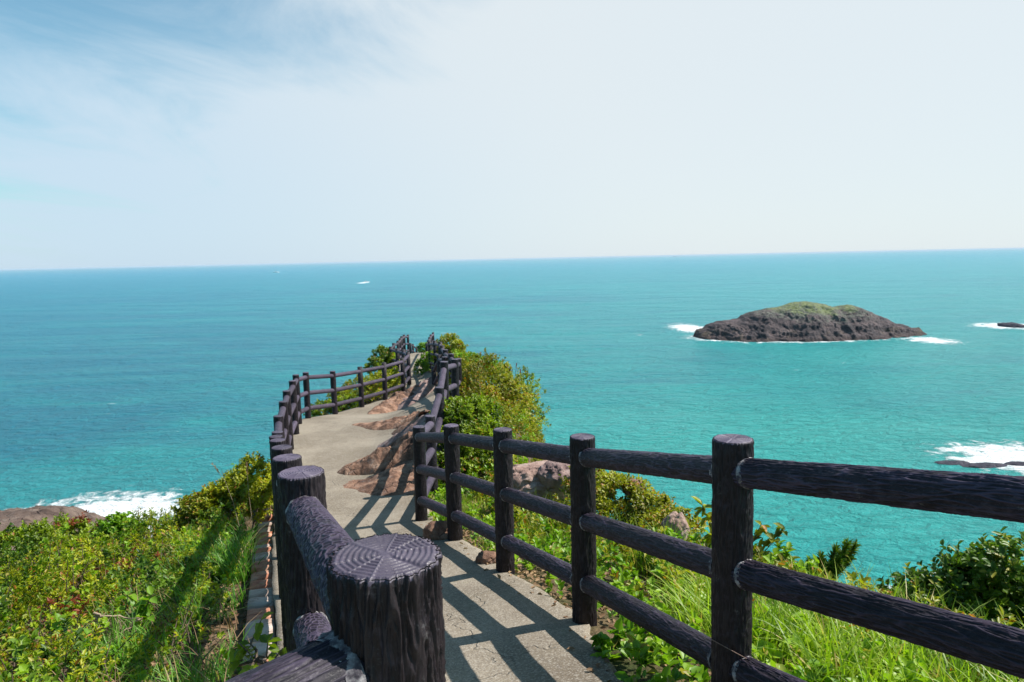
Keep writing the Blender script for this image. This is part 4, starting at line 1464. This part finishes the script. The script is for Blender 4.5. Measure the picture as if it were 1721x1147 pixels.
BG = 'shrubs beyond the right fence'
bush('large ochre-green rounded shrub beyond the right fence, largest of the bushes', [blob(815, 650, 14.2, 50, 48), blob(855, 690, 14.0, 42, 50), blob(800, 690, 13.4, 40, 50), blob(865, 740, 13.4, 36, 45), blob(780, 640, 15.2, 30, 34)],
     M_LEAF_O, 2600, 12, 0.05, 0.024, group=BG)
bush('green leafy shrub with arching right edge hanging over the sea', [blob(872, 670, 15.2, 34, 40), blob(893, 705, 14.8, 22, 30), blob(880, 735, 14.5, 30, 28)], M_LEAF, 900, 12, 0.05, 0.024, group=BG, rag=0.5)
bush('bright green shrub just behind the bend of the right fence', [blob(765, 705, 10.6, 30, 26), blob(800, 700, 10.9, 34, 26), blob(790, 745, 10.5, 48, 40), blob(745, 735, 10.3, 20, 40)], M_LEAF, 2000, 12, 0.05, 0.026, group=BG)
bush('dark green shrub behind the second nearest bend post, low down', [blob(760, 770, 10.0, 40, 36), blob(810, 780, 10.2, 40, 28), blob(740, 800, 9.6, 22, 30)], M_LEAF, 1000, 12, 0.05, 0.026, group=BG)
bush('yellow-green shrub by the far right fence, its top against the sea', [blob(755, 583, 25.0, 20, 17), blob(768, 595, 24.0, 16, 18), blob(745, 600, 24.0, 16, 16)], M_LEAF_Y, 800, 10, 0.075, 0.04, group=BG)
bush('bright yellow-green shrub between the far fence and the ochre bush', [blob(790, 612, 18.5, 22, 14), blob(770, 612, 19.5, 20, 16), blob(815, 620, 17.5, 22, 14), blob(835, 628, 16.5, 18, 14)], M_LEAF_B, 900, 10, 0.06, 0.03, group=BG)
bush('small bright shrub inside the far right fence beside the path', [blob(708, 618, 25.0, 9, 10), blob(722, 606, 27.0, 11, 12), blob(735, 600, 25.5, 10, 13)], M_LEAF_B, 420, 10, 0.07, 0.035, group=BG)
bush('low shrub on the crest beyond the end of the path', [blob(712, 586, 41, 10, 8), blob(722, 584, 40, 9, 8)], M_LEAF_B, 260, 9, 0.10, 0.05)
LG = 'shrubs beyond the left fence bend'
bush('dark green shrub left of the farthest left fence posts', [blob(645, 600, 26.5, 16, 14), blob(630, 618, 25.5, 14, 14), blob(655, 610, 26, 12, 16)], M_LEAF, 700, 10, 0.075, 0.04, group=LG)
bush('pale yellow shrub behind the left fence bend, mid way along', [blob(610, 655, 20.3, 30, 16), blob(640, 645, 21, 22, 16), blob(580, 672, 19.3, 26, 14), blob(660, 640, 22, 16, 16)], M_LEAF_Y, 1500, 12, 0.055, 0.026, group=LG)
bush('green shrub low behind the first posts of the left fence bend', [blob(550, 688, 18.2, 26, 10), blob(580, 683, 18.6, 24, 12), blob(530, 694, 17.4, 12, 8)], M_LEAF, 700, 12, 0.05, 0.025, group=LG)
bush('light green rounded shrub standing above the left slope, in front of the surf', [blob(195, 888, 8.2, 20, 14), blob(205, 900, 8.1, 28, 16)], M_LEAF_B, 260, 14, 0.045, 0.024, slen=0.07)
bush('dense green shrub against the left fence at the top of the slope', [blob(430, 800, 8.1, 22, 26), blob(405, 822, 7.9, 26, 22), blob(370, 842, 7.8, 30, 20), blob(335, 858, 7.7, 30, 18), blob(440, 840, 7.6, 20, 30)], M_LEAF_Y, 1600, 14, 0.034, 0.017, slen=0.07)
bush('low dark shrub on the skyline at far left before the brown rock', [blob(75, 903, 8.3, 50, 12), blob(110, 906, 8.2, 46, 12), blob(20, 918, 8.2, 40, 12)], M_LEAF, 700, 14, 0.042, 0.02)
bush('dark glossy-leaved shrub at the right edge beyond the middle rail', [blob(1560, 1018, 4.6, 46, 26), blob(1640, 1015, 4.5, 60, 50), blob(1635, 978, 4.5, 40, 22), blob(1705, 1015, 4.3, 66, 80), blob(1535, 1045, 4.6, 36, 30), blob(1600, 1060, 4.4, 65, 50), blob(1690, 1100, 4.3, 60, 60)],
     M_LEAF_D, 1900, 11, 0.050, 0.027, 0.11, rag=0.6)
bush('low ochre shrub capping the grassy brink between the two nearest right posts', [blob(1035, 832, 7.2, 50, 15), blob(990, 815, 7.6, 34, 14), blob(1090, 862, 6.9, 40, 16), blob(1130, 890, 6.4, 36, 14)], M_LEAF_O, 1300, 13, 0.04, 0.02)


bush('yellow-green leafy shrub on the brink behind the tall right post', [blob(1195, 965, 5.0, 50, 34), blob(1300, 972, 4.9, 60, 26), blob(1250, 990, 4.9, 60, 30), blob(1120, 935, 5.4, 36, 18)], M_LEAF_B, 420, 10, 0.055, 0.032, 0.09, rag=0.5)


# broad-leaved sapling by the tall right post
def leafy_stem(root, a_, acc_s, tips):
    pass


def sapling(label, base_px, tips, zc, m, ln, wd, n=12, name='sapling', group=None):
    b = at(base_px[0], base_px[1], zc)
    root = thing(name, label, 'plant', b, group)
    st, lf_ = Acc(), Acc()
    for (px, py, dz) in tips:
        e = at(px, py, zc + dz) - b
        e = np.array(e)
        mid = e * 0.55 + np.array([rng.normal() * 0.03, 0.0, -0.03])
        v, f = tube_np([np.zeros(3), mid * 0.5 + rng.normal(size=3) * 0.01, mid, e], [0.008, 0.006, 0.004, 0.002], 6)
        st.add(v, f)
        k = n
        tt_ = 1 - rng.random(k) ** 1.5 * 0.55
        pos = np.where(tt_[:, None] > 0.55, mid + (e - mid) * ((tt_[:, None] - 0.55) / 0.45), mid * tt_[:, None] / 0.55)
        d = rand_dirs(k, 0.15)
        nr = unit(rand_dirs(k) * 0.5 + np.array([0, 0, 1.0]))
        leaves(lf_, pos, d, nr, ln * rng.uniform(0.7, 1.2, k), wd * rng.uniform(0.8, 1.15, k), 0.2, 0.35)
    link('stem', st.mesh('stem'), M_TWIG, root)
    link('foliage', lf_.mesh('foliage'), m, root)
    return root


sapling('sapling with drooping broad yellow-green leaves rising behind the tall right post', (1225, 985), [(1180, 848, 0.2), (1195, 865, 0.1), (1205, 900, 0), (1280, 880, 0), (1300, 905, 0), (1320, 890, 0.1), (1330, 940, 0), (1340, 960, -0.1), (1265, 930, 0), (1290, 950, 0), (1250, 960, 0), (1150, 930, 0)],
        4.9, M_LEAF_O, 0.085, 0.042, 22)
sapling('low broad-leaved vine at the path corner under the third right post', (1050, 1120), [(1010, 1075, 0), (1040, 1060, 0.1), (1075, 1070, 0.1), (1100, 1100, 0), (1030, 1105, -0.1), (1060, 1125, -0.1), (1010, 1110, -0.1), (1110, 1130, -0.1), (1080, 1130, 0)],
        3.35, M_LEAF_B, 0.060, 0.048, 34)
sapling('broad-leaved bramble in the left foreground above the nearest rail', (430, 1110), [(395, 1075, 0), (440, 1040, 0.1), (405, 1110, 0), (420, 1125, -0.1), (450, 1080, 0), (475, 1090, 0)],
        2.75, M_LEAF, 0.055, 0.035, 6)
sapling('low bright vine among the shrubs of the left slope', (230, 1040), [(215, 1000, 0), (240, 1010, 0), (255, 1000, 0), (225, 1030, 0), (250, 1035, 0)], 4.3, M_LEAF_B, 0.07, 0.05, 7)


# needle-leaved conifer sprig
def conifer(label, base, tips, zc):
    b = at(base[0], base[1], zc)
    root = thing('young_conifer', label, 'shrub', b)
    st, nd_ = Acc(), Acc()
    for (px, py) in tips:
        e = np.array(at(px, py, zc + rng.normal() * 0.08) - b)
        ctrl = e * 0.5 + np.array([0.03, 0, -0.04])
        ts = np.linspace(0, 1, 14)[:, None]
        pts = 2 * (1 - ts) * ts * ctrl + ts ** 2 * e
        v, f = tube_np(pts, np.linspace(0.008, 0.002, 14), 5)
        st.add(v, f)
        K = 420
        t2 = rng.uniform(0.25, 1.0, K)
        pp = np.stack([np.interp(t2, ts[:, 0], pts[:, i]) for i in range(3)], -1)
        tg = unit(e)[None, :]
        d = unit(rand_dirs(K) * 0.9 + tg * 0.9)
        leaves(nd_, pp, d, rand_dirs(K), rng.uniform(0.03, 0.06, K), 0.009, 0.1, 0.05)
    link('branch', st.mesh('branch'), M_TWIG, root)
    link('foliage', nd_.mesh('foliage'), M_LEAF_D, root)


conifer('small dark needle-leaved branch fan against the sea right of the tall post', (1368, 985),
        [(1438, 915), (1425, 912), (1420, 925), (1430, 935), (1405, 920), (1412, 940), (1395, 950), (1380, 935), (1362, 945), (1345, 950), (1400, 965), (1375, 960)], 4.9)


# tall thin grass stalks and the red flower spikes
def stalk(label, pts, zc, head=True, m=M_DEADWOOD, name='grass_stalk', n_head=26, hm=M_DRY, group=None, r=0.0022):
    P = np.array([at(x, y, zc) for x, y in pts])
    root = thing(name, label, 'grass', tuple(P[0]), group)
    ts = np.linspace(0, 1, len(P)); tq = np.linspace(0, 1, 16)
    Q = np.stack([np.interp(tq, ts, P[:, i]) for i in range(3)], -1) - P[0]
    v, f = tube_np(Q, np.linspace(r, r * 0.4, 16), 5)
    link('stem', mesh_np('stem', v, [f]), m, root)
    if head:
        a = Acc()
        t2 = rng.uniform(0.8, 1.0, n_head)
        pp = np.stack([np.interp(t2, tq, Q[:, i]) for i in range(3)], -1)
        d = unit(rand_dirs(n_head) * 0.5 + unit(Q[-1] - Q[-4])[None])
        leaves(a, pp, d, rand_dirs(n_head), 0.03, 0.006)
        link('seed_head', a.mesh('seed_head'), hm, root)


SG = 'tall dry stalks on the left slope'
stalk('tall dry grass stalk bending left above the left slope', [(402, 885), (392, 845), (378, 808), (358, 781)], 6.6, group=SG)
stalk('straight pale grass stalk nearest the left fence', [(425, 885), (418, 830), (414, 780)], 6.4, group=SG)
stalk('leaning dry stem low on the left slope beside the pale stone', [(306, 1056), (318, 1020), (328, 995)], 4.0, head=False, group=SG, r=0.004)
M_RED = leaf_mat('red_flower', (0.22, 0.05, 0.06), (0.42, 0.12, 0.12), None, trans=0.3)
for i, (x, y, lab) in enumerate(((868, 612, 'tallest pink-red flower spike above the ochre shrub'), (875, 622, 'right-hand pink-red flower spike above the ochre shrub'), (858, 617, 'left-hand pink-red flower spike above the ochre shrub'))):
    stalk(lab, [(x - 6, y + 50), (x - 2, y + 20), (x, y)], 14.2, m=M_TWIG, name='flower_spike', n_head=60, hm=M_RED, group='flower spikes above the ochre shrub', r=0.006)

# red-leaved sprigs on the left slope
def red_sprig(px, py, zc, label, s=1.0):
    p = at(px, py, zc)
    root = thing('red_leaved_sprig', label, 'plant', tuple(p), 'red-leaved sprigs on the left slope')
    a = Acc()
    n = int(26 * s)
    c = rng.normal(size=(n, 3)) * [0.13 * s, 0.08, 0.035]
    sprigs(a, c, rand_dirs(n, 1.5), 10, 0.05, 0.04, 0.016)
    link('foliage', a.mesh('foliage'), M_RED2, root)
    v, f = tube_np([(0, 0, -0.3), (0, 0, -0.1), (0.02, 0, 0.03)], [0.006, 0.005, 0.002], 5)
    link('stem', mesh_np('stem', v, [f]), M_TWIG, root)


M_RED2 = leaf_mat('russet_leaf', (0.17, 0.035, 0.02), (0.36, 0.11, 0.04), None, trans=0.3)
red_sprig(132, 882, 8.3, 'red-leaved sprig against the surf at the skyline', 0.8)
red_sprig(185, 955, 6.3, 'larger russet sprig in the middle of the left slope', 1.5)
red_sprig(90, 1030, 4.6, 'russet sprig low at far left of the slope', 0.6)
red_sprig(240, 948, 6.2, 'small russet sprig right of the larger one on the left slope', 0.7)

# dry fallen branches on the left slope
root = thing('dead_branch', 'pale dry fallen branch with fine twigs on the left slope beside the stone', 'branch', tuple(at(190, 1050, 4.2)))
a = Acc()
b0 = np.array(root.location)
for (pp) in ([(160, 1032), (195, 1037), (235, 1040)], [(235, 1040), (215, 1055), (200, 1070)], [(225, 1080), (205, 1090), (185, 1110)], [(160, 1032), (165, 1050), (160, 1065)],
             [(162, 1034), (175, 1050), (180, 1062)], [(165, 1033), (185, 1052), (195, 1066)], [(250, 1075), (215, 1085), (180, 1095)]):
    Q = np.array([at(x, y, 4.15 + rng.normal() * 0.02) for x, y in pp]) - b0
    tq = np.linspace(0, 1, 10); ts = np.linspace(0, 1, len(Q))
    Q = np.stack([np.interp(tq, ts, Q[:, i]) for i in range(3)], -1) + rng.normal(size=(10, 3)) * 0.006
    v, f = tube_np(Q, np.linspace(0.008, 0.003, 10), 6)
    a.add(v, f)
for _ in range(60):
    s = np.array(at(rng.uniform(155, 200), rng.uniform(1033, 1045), 4.15)) - b0
    e = s + np.array([rng.normal() * 0.04, rng.normal() * 0.03, -rng.uniform(0.05, 0.13)])
    v, f = tube_np([s, (s + e) / 2 + rng.normal(size=3) * 0.01, e], [0.002, 0.0016, 0.001], 4)
    a.add(v, f)
link('branch_wood', a.mesh('branch_wood'), M_DEADWOOD, root)

# ------------------------------------------------------------------ stone edging outside the left fence
root = thing('stone_edging', 'strip of reddish stone blocks edging the path outside the left fence', 'edging', (float(XL(1.2)), 1.2, float(ZL(1.2))))
ex, ey, ez = root.location
y = 1.0
stone_m = [make_rock_mat('edging_stone_' + s, st, 5.0, 0.012, 0.25, lichcol=(0.5, 0.45, 0.40)) for s, st in (
    ('red', [(0.3, (0.22, 0.085, 0.05)), (0.45, (0.48, 0.19, 0.11)), (0.6, (0.58, 0.31, 0.20)), (0.75, (0.60, 0.45, 0.36))]),
    ('pale', [(0.3, (0.20, 0.13, 0.10)), (0.45, (0.46, 0.33, 0.26)), (0.6, (0.57, 0.46, 0.39)), (0.75, (0.62, 0.55, 0.50))]))]
k = 0
while y < 9.0:
    L = rng.uniform(0.20, 0.42)
    n = 14
    u = np.linspace(0, 1, n); vv = np.linspace(0, 1, n)
    U, Vv = np.meshgrid(u, vv)
    yy = y + U * (L - 0.012)
    xx = XL(yy) - 0.10 - 0.215 * (Vv)
    edge = np.minimum(np.minimum(U, 1 - U) * L, np.minimum(Vv, 1 - Vv) * 0.3)
    zt = ZL(yy) - 0.02 - 0.03 * Vv + 0.015 * fbm(P3(xx * 7, yy * 7, 1), 3) + rng.normal() * 0.010
    zt = zt - 0.16 * np.exp(-edge / 0.008)
    me = mesh_np('block', np.stack([xx - ex, yy - ey, zt - ez], -1).reshape(-1, 3), [grid_faces(n, n)[:, ::-1]])
    link('block', me, stone_m[0 if rng.random() < 0.6 else 1], root)
    y += L
    k += 1

# ------------------------------------------------------------------ sea haze: one box of thin even air round the scene
v, f = box_np(80000, 80000, 49, (0, 0, -47.0))
hm = bpy.data.materials.new('haze_air')
hm.use_nodes = True
ht = NT(hm.node_tree)
ht.n.remove(ht.n['Principled BSDF'])
pv = ht.new('ShaderNodeVolumePrincipled')
pv.inputs['Color'].default_value = (0.72, 0.86, 1.0, 1)
pv.inputs['Density'].default_value = 6e-5
pv.inputs['Anisotropy'].default_value = 0.0
ht.l.new(pv.outputs[0], ht.n['Material Output'].inputs['Volume'])
haze = link('haze', mesh_np('haze', v, [f], False), hm)
kind(haze, 'stuff')
